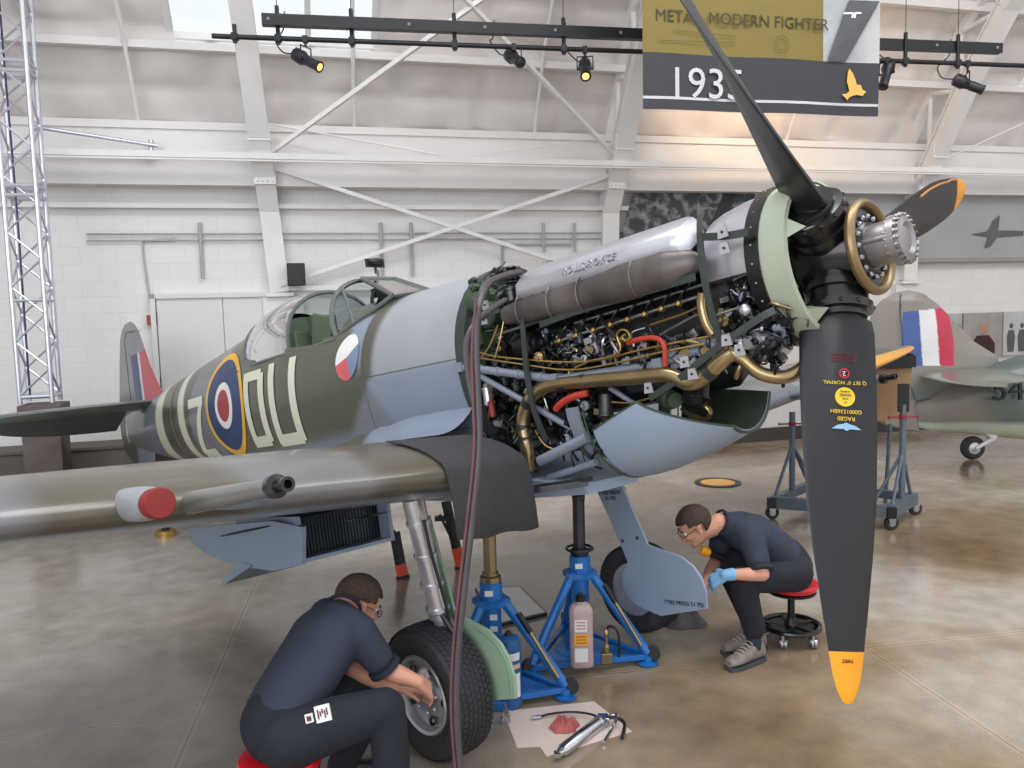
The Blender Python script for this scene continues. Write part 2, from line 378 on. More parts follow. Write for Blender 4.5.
ribm = mat('white_steel', (228, 226, 225), .45, 0, .04, 3)
HW = W
def rib(s_, lean=0.0):
    inner = [(.04, 2.42), (.1, 3.45), (.52, 4.08), (1.2, 5.12), (1.85, 5.95), (2.9, 6.85), (4.4, 7.7), (6.2, 8.3)]
    outer = [(-.02, 4.32), (.5, 5.17), (1.05, 5.88), (1.95, 6.7), (3.3, 7.55), (5.3, 8.3)]
    s00 = s_; s_ = 0.0
    def W(s_, t_, z_): return HW(s00 + s_ + lean * (z_ - 2.4), t_, z_)
    r = MB()
    for a, b in zip(inner[:-1], inner[1:]):
        A, B = W(s_, *a), W(s_, *b); d = (B - A).normalized(); up = d.cross(WD)
        for k in (-1, 1): r.beam(A + up * .1 * k, B + up * .1 * k, .24, .018, up=up)
        r.beam(A, B, .018, .2, up=up)
        for k in (-1, 1): r.beam(A + WD * .09 * k, B + WD * .09 * k, .008, .16, up=up)
    for a, b in zip(outer[:-1], outer[1:]): r.beam(W(s_, *a), W(s_, *b), .12, .1, up=WD)
    o2 = [(.0, 4.36), (.5, 5.17), (1.05, 5.88), (1.95, 6.7), (3.3, 7.55)]; i2 = [(.5, 4.1), (1.15, 5.05), (1.85, 5.95), (2.9, 6.85), (4.4, 7.7)]
    for k in range(len(o2)):
        r.bar(W(s_, *o2[k]), W(s_, *i2[k]), .035)
        if k + 1 < len(o2): r.bar(W(s_, *i2[k]), W(s_, *o2[k + 1]), .035)
    # splice plates with bolts
    for (t_, z_) in [(.35, 3.8), (.62, 4.27)]:
        r.box(W(s_, t_ + .1, z_ + .02), (.26, .03, .2), R=Matrix.Rotation(math.radians(14.57), 3, 'Z'))
        for i in (-.09, -.03, .03, .09):
            for j in (-.06, .04): r.ball(W(s_ + i, t_ + .125, z_ + .02 + j), .014, n=6)
    r.box(W(s_, .08, 2.38), (.34, .2, .05), R=Matrix.Rotation(math.radians(14.57), 3, 'Z'))
    r.box(W(s_ + .02, .05, 2.2), (.5, .12, .3), R=Matrix.Rotation(math.radians(14.57), 3, 'Z'))
    return r
RIBS = [(-12.1, 'far left'), (-7.6, 'at the left edge'), (-3.07, 'left of the banner over the tail'), (1.45, 'ending just behind the engine'), (6.48, 'behind the banner at upper right'), (11.4, 'far right')]
for n, (s_, q) in enumerate(RIBS):
    struct(rib(s_, -.075 if s_ < 0 else 0), 'trim_%d' % (n + 4), ribm, 'white steel arch rib ' + q)
# longitudinal strut and cross bracing between the ribs
mb = MB(); mb.beam(W(-14, .62, 4.02), W(18, .62, 4.02), .1, .07); mb.beam(W(-14, .66, 3.965), W(18, .66, 3.965), .03, .02); struct(mb, 'trim_10', ribm, 'long white strut joining the ribs')
mb = MB()
for a, b in zip(RIBS[:-1], RIBS[1:]):
    a, b = a[0], b[0]
    if a != -3.07:
        if a > 6: mb.bar(W(a, .5, 4.1), W(b, 2.6, 6.4), .012); mb.bar(W(a, .5, 4.1), W(b, .6, 4.0), .012)
        continue
    mb.beam(W(a, .15, 2.5), W(b, .4, 3.93), .05, .05); mb.beam(W(a, .4, 3.93), W(b, .15, 2.5), .05, .05)
    mb.beam(W(a, .5, 4.1), W(b, 3.1, 6.9), .05, .05); mb.beam(W(a, 3.1, 6.9), W(b, .5, 4.1), .05, .05)
    mb.bar(W(a, .55, 4.42), W((a + b) / 2, .62, 4.05), .012); mb.bar(W(b, .55, 4.42), W((a + b) / 2, .62, 4.05), .008)
    if a == -3.07: mb.beam(W(a, .1, 2.46), W(b, .1, 2.42), .05, .06)
struct(mb, 'trim_11', ribm, 'white cross bracing between the ribs')
# small vertical roof bars
mb = MB()
for s_ in (-10.5, -9, -6.0, -4.6, -2.05, .35, 4.2, 8.8): 
    mb.bar(W(s_, .2, 4.42), W(s_ - .02, .76, 5.3), .025); mb.bar(W(s_ - .02, .76, 5.3), W(s_ - .05, 1.95, 6.6), .025)
struct(mb, 'trim_12', ribm, 'slender bars under the roof quilt')
# conduits on the block wall
cond = mat('conduit_grey', (170, 170, 170), .5)
mb = MB()
for z_ in (3.16, 3.08): mb.bar(W(-5.3, .05, z_), W(4, .05, z_), .012)
for s_ in (-4.0, -1.35, -1.75): mb.bar(W(s_, .05, 3.3), W(s_, .05, 2.6), .022)
mb.tube([W(-.1, .05, 2.2), W(-.1, .05, 2.9), W(.0, .05, 3.0), W(.9, .05, 3.0)], .018)
for s_ in (.5, .95): mb.bar(W(s_, .05, 2.9), W(s_, .05, 3.3), .02)
tag(mb.build('wall_conduit', cond), 'thin grey conduits running along the white block wall', 'conduit')
al = thing('fire_alarm', 'small red alarm box on the wall with conduit rising above it', 'alarm', W(-4.62, 0, 2.1))
mb = MB(); mb.box(W(-4.62, .05, 2.1), (.12, .08, .12), R=Matrix.Rotation(.254, 3, 'Z')); part(mb, 'alarm_box', mat('alarm_red', (150, 60, 58), .5), al)
mb = MB(); mb.tube([W(-4.62, .03, 2.15), W(-4.68, .03, 3.0), W(-4.6, .03, 3.08), W(-4.3, .03, 3.1)], .012); part(mb, 'conduit', cond, al)
# double door
dm = mat('door_white', (216, 214, 212), .5, 0, .02)
mb = MB()
sL, sR, zt = -4.56, -3.0, 2.36
mb.beam(W(sL - .04, .05, 0), W(sL - .04, .05, zt + .06), .06, .1, up=WN); mb.beam(W(sR + .04, .05, 0), W(sR + .04, .05, zt + .06), .06, .1, up=WN); mb.beam(W(sL - .07, .05, zt + .03), W(sR + .07, .05, zt + .03), .1, .06)
dr = struct(mb, 'door_1', dm, 'white double door in the back wall')
for a, b in ((sL, (sL + sR) / 2 - .004), ((sL + sR) / 2 + .004, sR)):
    mb = MB(); mb.beam(W((a + b) / 2, .045, 0.01), W((a + b) / 2, .045, zt), b - a, .04, up=WN); part(mb, 'door_leaf', dm, dr, smooth_=False)
for z_ in (.4, 1.25, 2.05):
    mb = MB(); mb.bar(W(sL - .01, .085, z_), W(sL - .01, .085, z_ + .14), .012); part(mb, 'hinge', dsteel, dr)
# mural on the back wall
def mural_mat():
    m = bpy.data.materials.new('mural_print'); m.use_nodes = True; nt = m.node_tree; N = nt.nodes; L = nt.links; b = N['Principled BSDF']; b.inputs['Roughness'].default_value = .45
    tc = N.new('ShaderNodeTexCoord'); sp = N.new('ShaderNodeSeparateXYZ'); L.new(tc.outputs['UV'], sp.inputs[0])
    n = N.new('ShaderNodeTexNoise'); n.inputs['Scale'].default_value = 7; n.inputs['Detail'].default_value = 9; n.inputs['Distortion'].default_value = .5; L.new(tc.outputs['UV'], n.inputs['Vector'])
    r = N.new('ShaderNodeValToRGB'); e = r.color_ramp.elements; e[0].position = .45; e[0].color = (*srgb(44, 48, 50), 1); e[1].position = .8; e[1].color = (*srgb(165, 168, 168), 1); L.new(n.outputs['Fac'], r.inputs[0])
    n2 = N.new('ShaderNodeTexNoise'); n2.inputs['Scale'].default_value = .5; L.new(tc.outputs['UV'], n2.inputs['Vector'])
    r2 = N.new('ShaderNodeValToRGB'); e = r2.color_ramp.elements; e[0].position = .3; e[0].color = (*srgb(150, 152, 153), 1); e[1].position = .7; e[1].color = (*srgb(172, 172, 170), 1); L.new(n2.outputs['Fac'], r2.inputs[0])
    # edge between the photographed ground and the sky
    ad = N.new('ShaderNodeMath'); ad.operation = 'MULTIPLY_ADD'; ad.inputs[1].default_value = .3; L.new(n.outputs['Fac'], ad.inputs[0]); L.new(sp.outputs['X'], ad.inputs[2])
    st = N.new('ShaderNodeMapRange'); st.inputs['From Min'].default_value = 2.35; st.inputs['From Max'].default_value = 2.42; L.new(ad.outputs[0], st.inputs[0])
    mx = N.new('ShaderNodeMix'); mx.data_type = 'RGBA'; L.new(st.outputs[0], mx.inputs[0]); L.new(r.outputs[0], mx.inputs[6]); L.new(r2.outputs[0], mx.inputs[7]); L.new(mx.outputs[2], b.inputs['Base Color'])
    return m
mu = thing('wall_mural', 'long grey photographic mural of aircraft in the sky behind the propeller', 'mural', W(1.75, .12, 2.72))
o = uvplane('mural_print', [W(1.5, .13, 2.74), W(17, .13, 2.74), W(17, .13, 3.98), W(1.9, .13, 3.98)], [(0, 0), (15.5, 0), (15.5, 1.24), (.4, 1.24)], mural_mat())
del o['kind']; o.parent = mu; o.matrix_parent_inverse = mu.matrix_world.inverted()
mb = MB(); mb.beam(W(1.5, .1, 2.71), W(17, .1, 2.71), .1, .05); mb.beam(W(1.5, .1, 4.0), W(17, .1, 4.0), .1, .05); part(mb, 'mural_frame', greysh, mu)
mb = MB()   # aircraft silhouettes printed on the mural
blur = mat('mural_silhouette', (92, 94, 96), .6)
c = W(8.05, .145, 3.12)
for (pts) in ([(-.42, .0), (-.1, .05), (.0, .22), (.12, .3), (.1, .06), (.6, .05), (.6, -.02), (.08, -.05), (-.05, -.2), (-.16, -.22), (-.1, -.04)],):
    mb.prism([c + WD * a + V((0, 0, b)) for a, b in pts], WN * .004); part(mb, 'silhouette', blur, mu, smooth_=False)
blk_ = mat('mural_black', (30, 32, 34), .5)
c2 = W(4.0, .145, 3.3)
mb = MB(); mb.prism([W(2.95, .145, 3.1), W(3.2, .145, 3.15), W(3.55, .145, 3.97), W(3.35, .145, 3.97)], WN * .004); part(mb, 'silhouette', blk_, mu, smooth_=False)

# photo panels at right
for n, (s0, s1, lab, gr) in enumerate([(6.9, 7.55, 'grey photo panel at left of the wall display', 0), (7.58, 8.35, 'poster panel showing a person in a dark tunic on the right wall', 1), (8.38, 10.2, 'black and white group photo panel on the right wall', 2)]):
    p = thing('photo_panel', lab, 'photo panel', W((s0 + s1) / 2, .02, 1.15))
    mb = MB(); mb.beam(W(s0, .05, 1.5), W(s1, .05, 1.5), .04, .72); part(mb, 'board', mat('photo_grey%d' % n, [(175, 175, 175), (158, 152, 148), (186, 186, 186)][n], .5, 0, .15, 3), p, smooth_=False)
    mb = MB()
    if gr == 1:
        cx = (s0 + s1) / 2
        mb.prism([W(cx + a, .075, 1.15 + b) for a, b in [(-.24, 0), (-.24, .2), (-.12, .34), (.12, .34), (.24, .2), (.24, 0)]], WN * .004, 0); mb.ball(W(cx, .075, 1.6), (.075, .01, .1), 1)
        part(mb, 'printed_figure', [mat('print_dark', (60, 34, 34), .5), mat('print_skin', (170, 130, 110), .5)], p)
    else:
        for k in range(3 if gr == 0 else 7):
            cx = s0 + .15 + k * .22; mb.prism([W(cx + a, .075, 1.2 + b) for a, b in [(-.06, 0), (-.08, .25), (-.05, .36), (.05, .36), (.08, .25), (.06, 0)]], WN * .004, 0); mb.ball(W(cx, .075, 1.63), (.035, .01, .045), 0)
        part(mb, 'printed_figure', [mat('print_grey', (88, 88, 90), .5)], p)

# truss tower
MZ = Matrix.Rotation(math.radians(14.57), 3, 'Z')
def tower():
    base = wd(41, 404, 8.9); base.z = 1.22
    t = thing('truss_tower', 'tall slender aluminium box truss tower standing on a brown plinth at far left', 'truss', base)
    a = .155; H = 6.0; cs = [(-a, -a), (a, -a), (a, a), (-a, a)]; P = lambda i, z: base + MZ @ V((cs[i % 4][0], cs[i % 4][1], z))
    mb = MB()
    for i in range(4): mb.bar(P(i, .02), P(i, H), .026, n=10)
    part(mb, 'chords', alu, t)
    mb = MB(); z = .1; k = 0
    while z < H - .3:
        for i in range(4):
            A, B = (P(i, z), P(i + 1, z + .29)) if (k + i) % 2 == 0 else (P(i + 1, z), P(i, z + .29))
            mb.bar(A, B, .012, n=6)
        z += .29; k += 1
    part(mb, 'lacing', alu, t)
    for z in (.09, 1.12, 2.22, 2.32, 3.5, 3.6, 4.7, 4.8):
        mb = MB()
        for i in range(4): mb.bar(P(i, z), P(i + 1, z), .022 if z != 1.12 else .014, n=8)
        part(mb, 'cross_frame', alu, t)
    mb = MB(); mb.tube([P(0, .1) + V((.08, .05, 0)), P(0, 2) + V((.11, .03, 0)), P(0, 4) + V((.08, .06, 0)), P(0, H) + V((.1, .04, 0))], .01); part(mb, 'cable', mat('blue_cable', (50, 48, 90), .5), t)
    p = thing('plinth', 'brown square plinth under the truss tower at far left', 'plinth', (base.x, base.y, 0))
    mb = MB(); mb.box(base + V((.02, .02, -.1)), (.42, .40, .2), R=MZ); part(mb, 'plinth_top', mat('plinth_brown', (98, 88, 86), .6, 0, .1, 5), p, bevel=.006)
    mb = MB(); mb.box((base.x + .02, base.y + .02, .51), (.38, .36, 1.02), R=MZ); part(mb, 'plinth_body', mat('plinth_brown', (98, 88, 86), .6), p, bevel=.006)
    # low dark platform behind the tail
    mb = MB(); mb.box(W(-4.6, .42, .3), (3.6, .5, .60), R=MZ); mb.box(W(-4.6, .42, .62), (3.7, .56, .04), R=MZ)
    tag(mb.build('display_platform', mat('platform_brown', (92, 84, 80), .6, 0, .1, 4), bevel=.01), 'low dark brown display platform along the wall behind the tail', 'platform')
    # strut clamp from tower
    mb = MB(); mb.bar(wd(42, 128, 9.1), wd(158, 146, 9.6), .022); mb.bar(wd(151, 140, 9.6), wd(151, 152, 9.6), .03); mb.box(wd(151, 152, 9.65), (.1, .1, .05))
    tag(mb.build('stay_pole', alu), 'thin grey pole clamping the truss tower to the wall strut', 'pole')
tower()
# black speaker on the rib foot
sp_ = thing('wall_speaker', 'black loudspeaker box mounted on the wall behind the canopy', 'speaker', W(-2.86, .1, 2.55))
mb = MB(); mb.box(W(-2.86, .32, 2.62), (.22, .2, .28), R=MZ); part(mb, 'cabinet', blkpl, sp_, bevel=.01)
mb = MB(); mb.bar(W(-2.86, 0, 2.62), W(-2.86, .25, 2.62), .02); part(mb, 'bracket', dsteel, sp_)

# lighting bars
bk = mat('bar_black', (26, 27, 30), .45)
LB_A, LB_B = wd(262, 20, 8.2), wd(1000, 49, 9.6)
PA, PB = wd(212, 36, 8.2), wd(1030, 66, 9.6)
def on(A, B, u):      # point on bar by pixel column
    best = min(range(0, 1001), key=lambda i: abs(colpx(A.lerp(B, i / 1000)) - u)); return A.lerp(B, best / 1000)
def colpx(P):
    d = RXc.transposed() @ (P - EYE); x, y, z = d; return 512 + cr * F_PX * x / y + sr * F_PX * z / y
lr = thing('lighting_raceway', 'flat black cable raceway hanging under the roof above the pipe', 'lighting bar', LB_A)
mb = MB(); mb.beam(LB_A, LB_B, .09, .11); part(mb, 'raceway', bk, lr)
mb = MB()
for u in (270, 410, 485, 555, 620, 935, 995): q = on(LB_A, LB_B, u); mb = MB(); mb.box(q + V((0, -.05, 0)), (.03, .01, .03)); part(mb, 'socket_plate', mat('label_grey', (120, 120, 125), .5), lr)

tag(MB().bar(PA, PB, .026).build('lighting_pipe', bk), 'long black pipe carrying the spotlights below the raceway', 'lighting bar')
CLAB = {235: 'short black clamp at the left end of the spotlight pipe', 278: 'black clamp at the left end of the raceway above the leftmost spotlight', 352: 'black clamp on the spotlight pipe right of the leftmost spotlight', 455: 'black clamp on the pipe left of the unlit spotlight in the middle', 564: 'black clamp between the unlit spotlight and the lit one left of the banner', 905: 'black clamp just right of the banner and its nearest spotlight', 958: 'black clamp above the rightmost spotlight on the pipe'}
for u in CLAB:
    q = on(PA, PB, u); mb = MB(); mb.bar(q - V((0, 0, .06)), q + V((0, 0, .12 if u == 235 else .32)), .022); mb.box(q + V((0, 0, 0)), (.06, .07, .07))
    
    if u != 235: mb.bar(q + V((0, 0, .3)), V((q.x, q.y, 6.9)), .004)
    tag(mb.build('pipe_clamp', bk), CLAB[u], 'clamp', 'clamps on the lighting pipe')
warm = mat('lamp_lens_warm', (255, 170, 90), .2, emit=2.5)
def spot(u, v, dirv, on_, label, wire=None):
    q = on(PA, PB, u); c = V((q.x, q.y, wd(u, v, q.y).z)); d = V(dirv).normalized()
    t = thing('stage_spotlight', label, 'spotlight', c, 'stage spotlights on the pipe')
    mb = MB(); mb.lathe(c, d, [(.03, -.17), (.065, -.155), (.075, -.05), (.06, -.02), (.05, .03), (.055, .05), (.052, .17), (.06, .175), (.06, .19), (.045, .19)], n=20); mb.beam(c + V((0, 0, .07)) - d * .12, c + V((0, 0, .07)) - d * .02, .06, .02)
    part(mb, 'housing', mat('spot_black', (38, 40, 46), .35), t)
    mb = MB(); u_, v_ = basis(d); side = d.cross(V((0, 0, 1))).normalized()
    mb.tube([c + side * .085, c + side * .085 + V((0, 0, .13)), c - side * .085 + V((0, 0, .13)), c - side * .085], .008, sm=0); mb.bar(c + V((0, 0, .13)), q, .013); mb.box(q, (.05, .05, .07)); mb.bar(c - side * .09, c + side * .09, .012)
    part(mb, 'yoke', bk, t)
    mb = MB(); mb.lathe(c + d * .186, d, [(.046, 0), (.03, .008), (.001, .012)], n=16); part(mb, 'lens', warm if on_ else dsteel, t)
    mb = MB(); mb.tube([c - d * .17, c - d * .22 + V((-.08, 0, 0)), c - d * .15 + V((-.2, 0, .15)), q + V((-.22, 0, .1)), q + V((-.2, 0, .28))], .007); part(mb, 'cable', bk, t)
spot(305, 68, (.8, -.35, -.5), 1, 'black stage spotlight aimed right with warm lens, leftmost on the pipe')
spot(514, 66, (.25, -.6, -.35), 0, 'unlit black stage spotlight pointing down, second from left on the pipe')
spot(585, 76, (-.05, -.75, -.6), 1, 'black stage spotlight with glowing warm lens just left of the banner')
spot(887, 80, (-.35, -.3, -.8), 0, 'unlit black stage spotlight pointing down just right of the banner')
spot(968, 90, (.75, -.2, -.38), 1, 'long black stage spotlight aimed right, rightmost on the pipe')

# hanging banner
def banner():
    A, B = wd(643, 109, 7.6), wd(878, 116, 8.17); top = 7.2
    x = (B - A); x.z = 0; L = x.length; x.normalize(); nrm = V((x.y, -x.x, 0)); z0 = A.z; up = V((0, 0, 1))
    t = thing('hanging_banner', 'large dark and gold banner reading 1935 hanging behind the propeller blade', 'banner', A + x * L / 2)
    def P(u, v, o=0): return A + x * u + up * v + nrm * (o + .015 * math.sin(u * 5 + v * 1.2))
    hc = top - z0
    mb = MB()
    def panel(u0, u1, v0, v1, m, o=0):
        n = 12; vs = [P(u0 + (u1 - u0) * i / n, v0 + (v1 - v0) * j / n, o) for j in range(n + 1) for i in range(n + 1)]
        mb.add(vs, [(j * (n + 1) + i, j * (n + 1) + i + 1, (j + 1) * (n + 1) + i + 1, (j + 1) * (n + 1) + i) for j in range(n) for i in range(n)], m)
    panel(0, L, 0, .515, 0); panel(0, L * .755, .515, hc, 1); panel(L * .755, L, .515, hc, 2)
    panel(0, L, .095, .12, 3, .003)
    cmats = [mat('banner_charcoal', (52, 52, 60), .6, 0, .05), mat('banner_olive', (118, 104, 48), .6, 0, .06, 2), mat('banner_photo', (168, 170, 172), .6, 0, .25, 1.5, .0), mat('banner_line', (190, 190, 192), .6)]
    cl = part(mb, 'banner_cloth', cmats, t)
    mb = MB(); mb.text('1935', M4(P(.64, .235, .02), x, up), .40, 0, .001); part(mb, 'date', cmats[3], t, smooth_=False)
    mb = MB(); mb.text('METAL, MODERN FIGHTER', M4(P(1.03, .845, .02), x, up), .152, 0, .001); part(mb, 'title', mat('banner_dark_text', (60, 54, 34), .6), t, smooth_=False)
    mb = MB(); bird = [(-.13, -.088), (-.08, -.082), (-.043, -.055), (-.06, -.0), (-.072, .033), (-.065, .114), (-.049, .163), (-.01, .12), (.02, .06), (.035, .01), (.08, .007), (.10, -.04), (.14, -.055), (.10, -.098), (.04, -.088), (-.01, -.10), (-.05, -.118), (-.065, -.145), (-.09, -.12)]
    mb.prism([P(L * .885 + a, .29 + b, .02) for a, b in bird], nrm * .002); part(mb, 'bird_emblem', mat('emblem_gold', (222, 172, 84), .5), t, smooth_=False)
    mb = MB(); mb.prism([P(L * .77, .52, .02), P(L * .85, .52, .02), P(L * .99, 1.1, .02), P(L * .86, 1.1, .02)], nrm * .002); 
    part(mb, 'printed_fuselage', mat('print_charcoal', (76, 78, 82), .6), t, smooth_=False)
    mb = MB()
    for (u0, v0, u1, v1) in [(.835, .97, .875, .975), (.88, .975, .91, .98), (.872, .93, .875, .975), (.882, .93, .884, .975)]: mb.beam(P(L * u0, v0, .03), P(L * u1, v1, .03), .004, .018)
    part(mb, 'printed_cross', whitep, t)
    mb = MB()
    for (u0, v0, u1, v1, r) in [(.15, .62, .95, .64, .05), (.3, .72, .95, .7, 0)]: mb.beam(P(u0, v0, .02), P(u1, v1, .02), .002, .006)
    for r_ in (.05, .08): mb.tube([P(1.42 + r_ * math.cos(a), .64 + r_ * math.sin(a), .02) for a in [i * PI / 8 for i in range(17)]], .002, n=4)
    part(mb, 'printed_drawing', mat('banner_faint', (96, 86, 44), .6), t)
    mb = MB(); mb.bar(P(0, hc, 0), P(L, hc, 0), .03); part(mb, 'hanging_rod', bk, t)
banner()
# floor light
c = V((2.4, 9.49, 0)); t = thing('floor_marker', 'round amber floor marker set in the concrete behind the crouching man', 'floor marker', c)
MB().lathe(c, (0, 0, 1), [(.26, 0), (.26, .012), (.22, .014)], n=40).build
mb = MB(); mb.lathe(c, (0, 0, 1), [(.27, 0.0), (.27, .01), (.21, .013), (.21, .006)], n=40); part(mb, 'rim', blkpl, t)
mb = MB(); mb.lathe(c, (0, 0, 1), [(.2, .002), (.2, .009), (.001, .011)], n=40); part(mb, 'amber_disc', mat('amber', (228, 170, 96), .5), t)
# =================================================================== THE FIGHTER
ORG = V((HUB.x, HUB.y, 0))
spit = thing('fighter_aeroplane', 'camouflaged propeller fighter with cowlings removed and engine exposed, filling the scene', 'aeroplane', ORG, R=RP)
def sp(mb, name, mats, parent=None, **k):     # mesh authored in aeroplane coordinates
    mb.v = [fp(*p) for p in mb.v]
    return part(mb, name, mats, parent or spit, **k)
OG, OD, UG = srgb(116, 121, 129), srgb(82, 82, 70), srgb(128, 139, 156)
SG, CRM = srgb(150, 154, 160), srgb(204, 206, 184)
def mixc(a, b, t): t = min(1, max(0, t)); return tuple(a[i] + (b[i] - a[i]) * t for i in range(3))
def ss(x, w=.03): return min(1, max(0, .5 + x / (2 * w)))
FS = [(-1.86, .405, .375, -.62, -.1), (-2.4, .45, .40, -.70, -.1), (-2.75, .465, .41, -.73, -.1), (-3.2, .47, .45, -.74, -.1), (-3.8, .465, .56, -.72, -.1), (-4.3, .445, .585, -.67, -.08), (-4.9, .40, .535, -.59, -.05), (-5.6, .33, .47, -.49, -.02),
      (-6.3, .30, .40, -.44, 0), (-6.9, .255, .35, -.40, 0), (-7.4, .19, .30, -.33, 0), (-7.8, .12, .26, -.26, 0), (-8.15, .07, .23, -.2, 0), (-8.5, .03, .2, -.12, 0)]
def fsec(x):
    for a, b in zip(FS[:-1], FS[1:]):
        if b[0] <= x <= a[0]:
            t = (a[0] - x) / (a[0] - b[0]); return [a[i] + (b[i] - a[i]) * t for i in range(1, 5)]
    return list((FS[0] if x > FS[0][0] else FS[-1])[1:])
def fpt(x, th, off=0):
    wd2, zt, zb, zc = fsec(x); c, s_ = math.cos(th), math.sin(th)
    e = .94 if s_ > 0 else .82
    yy = math.copysign(abs(c) ** e, c) * (wd2 + off)
    zz = zc + ((zt - zc + off) * abs(s_) ** 1.0 if s_ > 0 else -(zc - zb + off) * abs(s_) ** .95)
    return V((x, yy, zz))
def fside(x, z, off=.003):       # starboard skin point
    wd2, zt, zb, zc = fsec(x)
    if z >= zc: s_ = min(.999, (z - zc) / (zt - zc)); 
    else: s_ = -min(.999, ((zc - z) / (zc - zb)) ** (1 / .95))
    return fpt(x, PI - math.asin(s_), off)
def fcol(x, y, z):
    n = .1 * noise.noise(V((x * 1.3, z * 1.6, 3))) * 2
    c = OG
    # dark bands
    g1 = min(-2.62 + .25 * z + .9 * (z + .1) * (z < -.1) + n * .3 - x, x + 5.12 - .35 * z + n)
    c = mixc(c, OD, ss(g1))
    g2 = min(-5.78 + n - x + .15 * z, x + 6.6)
    c = mixc(c, OD, ss(g2))
    g3 = min(-5.2 - x, x + 6.0, z - .25 - n)
    c = mixc(c, OD, ss(g3) * .6)
    if -3.1 < x < -2.62 and z > .3: c = OD
    elif x > -2.75 and z > -.11 - .03 * (x + 1.86): c = mixc(c, SG, ss(x + 2.62 - n * .3))
    elif x > -3.2: c = mixc(c, UG, ss(x + 2.72 + .7 * (z + .1) + n * .3))
    c = mixc(c, UG, ss(-.47 + .03 * (x + 5) - z, .03) if x < -2.6 else 0)
    for a, b in ((-6.13, -5.97), (-6.86, -6.62)):
        c = mixc(c, CRM, min(ss(x - a, .015), ss(b - x, .015)))
    return c
xs = []; x = -1.86
while x > -8.5: xs.append(x); x -= .02 if x > -7 else .05
mb = MB(); NA = 72; vs = []; cols = []; fs = []
for x in xs:
    for i in range(NA):
        th = 2 * PI * (i + .5) / NA; p = fpt(x, th)
        if abs(x + 6.3) < .02: p = fpt(x, th, -.006)
        vs.append(p); cols.append(fcol(*p))
for k in range(len(xs) - 1):
    for i in range(NA):
        j = (i + 1) % NA; a = vs[k * NA + i]; b = vs[k * NA + j]
        if -4.22 < a.x < -3.06 and min(a.z, b.z) > .2 : continue
        fs.append((k * NA + i, (k + 1) * NA + i, (k + 1) * NA + j, k * NA + j))
mb.add(vs, fs, 0, cols); mb.add([fpt(-8.5, 2 * PI * i / NA) for i in range(NA)], [tuple(range(NA))], 0)
# rounded windscreen deck in front of cockpit and headrest bulkhead
# roundel + codes laid on the skin
def disc(cx, cz, rx, rz, r0, r1, m):
    vs = []; fs = []; n = 72; kk = 8
    for k in range(kk + 1):
        r = r0 + (r1 - r0) * k / kk
        for i in range(n): a = 2 * PI * i / n; vs.append(fside(cx + rx * r * math.cos(a), cz + rz * r * math.sin(a), .004))
    for k in range(kk):
        for i in range(n): j = (i + 1) % n; fs.append((k * n + i, k * n + j, (k + 1) * n + j, (k + 1) * n + i))
    mb.add(vs, fs, m)
def quad(p, m, off=.005, n=10):   # p: 4 corners (x,z)
    vs = []; fs = []
    for j in range(n + 1):
        for i in range(n + 1):
            u, v = i / n, j / n
            a = [(p[0][q] * (1 - u) + p[1][q] * u) * (1 - v) + (p[3][q] * (1 - u) + p[2][q] * u) * v for q in (0, 1)]
            vs.append(fside(a[0], a[1], off))
    for j in range(n):
        for i in range(n): fs.append((j * (n + 1) + i, j * (n + 1) + i + 1, (j + 1) * (n + 1) + i + 1, (j + 1) * (n + 1) + i))
    mb.add(vs, fs, m)
RX, RZ_, RC = .455, .41, (-4.90, -.03)
disc(*RC, RX, RZ_, .88, 1, 1); disc(*RC, RX, RZ_, .45, .88, 2); disc(*RC, RX, RZ_, .31, .45, 3); disc(*RC, RX, RZ_, .001, .31, 4)
def rect(x0, x1, z0, z1, m=5): quad([(x0, z0), (x1, z0), (x1, z1), (x0, z1)], m)
s_ = .095
# D
for a in [(-4.43, -4.43 + s_, -.40, .16), (-4.16 , -4.16 + s_, -.37, .13), (-4.43, -4.11, .09, .16), (-4.43, -4.11, -.40, -.32)]: rect(*a)
# U
for a in [(-3.98, -3.98 + s_, -.40, .17), (-3.66, -3.66 + s_, -.40, .17), (-3.96, -3.60, -.42, -.335)]: rect(*a)
# Z
rect(-5.83, -5.44, .03, .11); rect(-5.83, -5.44, -.42, -.345)
quad([(-5.83, -.37), (-5.72, -.37), (-5.44, .06), (-5.55, .06)], 5)
# Czech roundel by the cockpit: white, red, blue thirds
def sector(cx, cz, rx, rz, a0, a1, m):
    vs = [fside(cx, cz, .005)]; n = 16
    for k in (1, 2, 3, 4):
        for i in range(n + 1):
            a = math.radians(a0 + (a1 - a0) * i / n); vs.append(fside(cx + rx * k / 4 * math.cos(a), cz + rz * k / 4 * math.sin(a), .005))
    fs = [(0, 1 + i, 2 + i) for i in range(n)]
    for k in range(3):
        for i in range(n): b = 1 + k * (n + 1) + i; fs.append((b, b + 1, b + n + 2, b + n + 1))
    mb.add(vs, fs, m)
sector(-2.90, .06, .13, .14, 30, 195, 3); sector(-2.90, .06, .13, .14, 195, 290, 6); sector(-2.90, .06, .13, .14, 290, 390, 7)
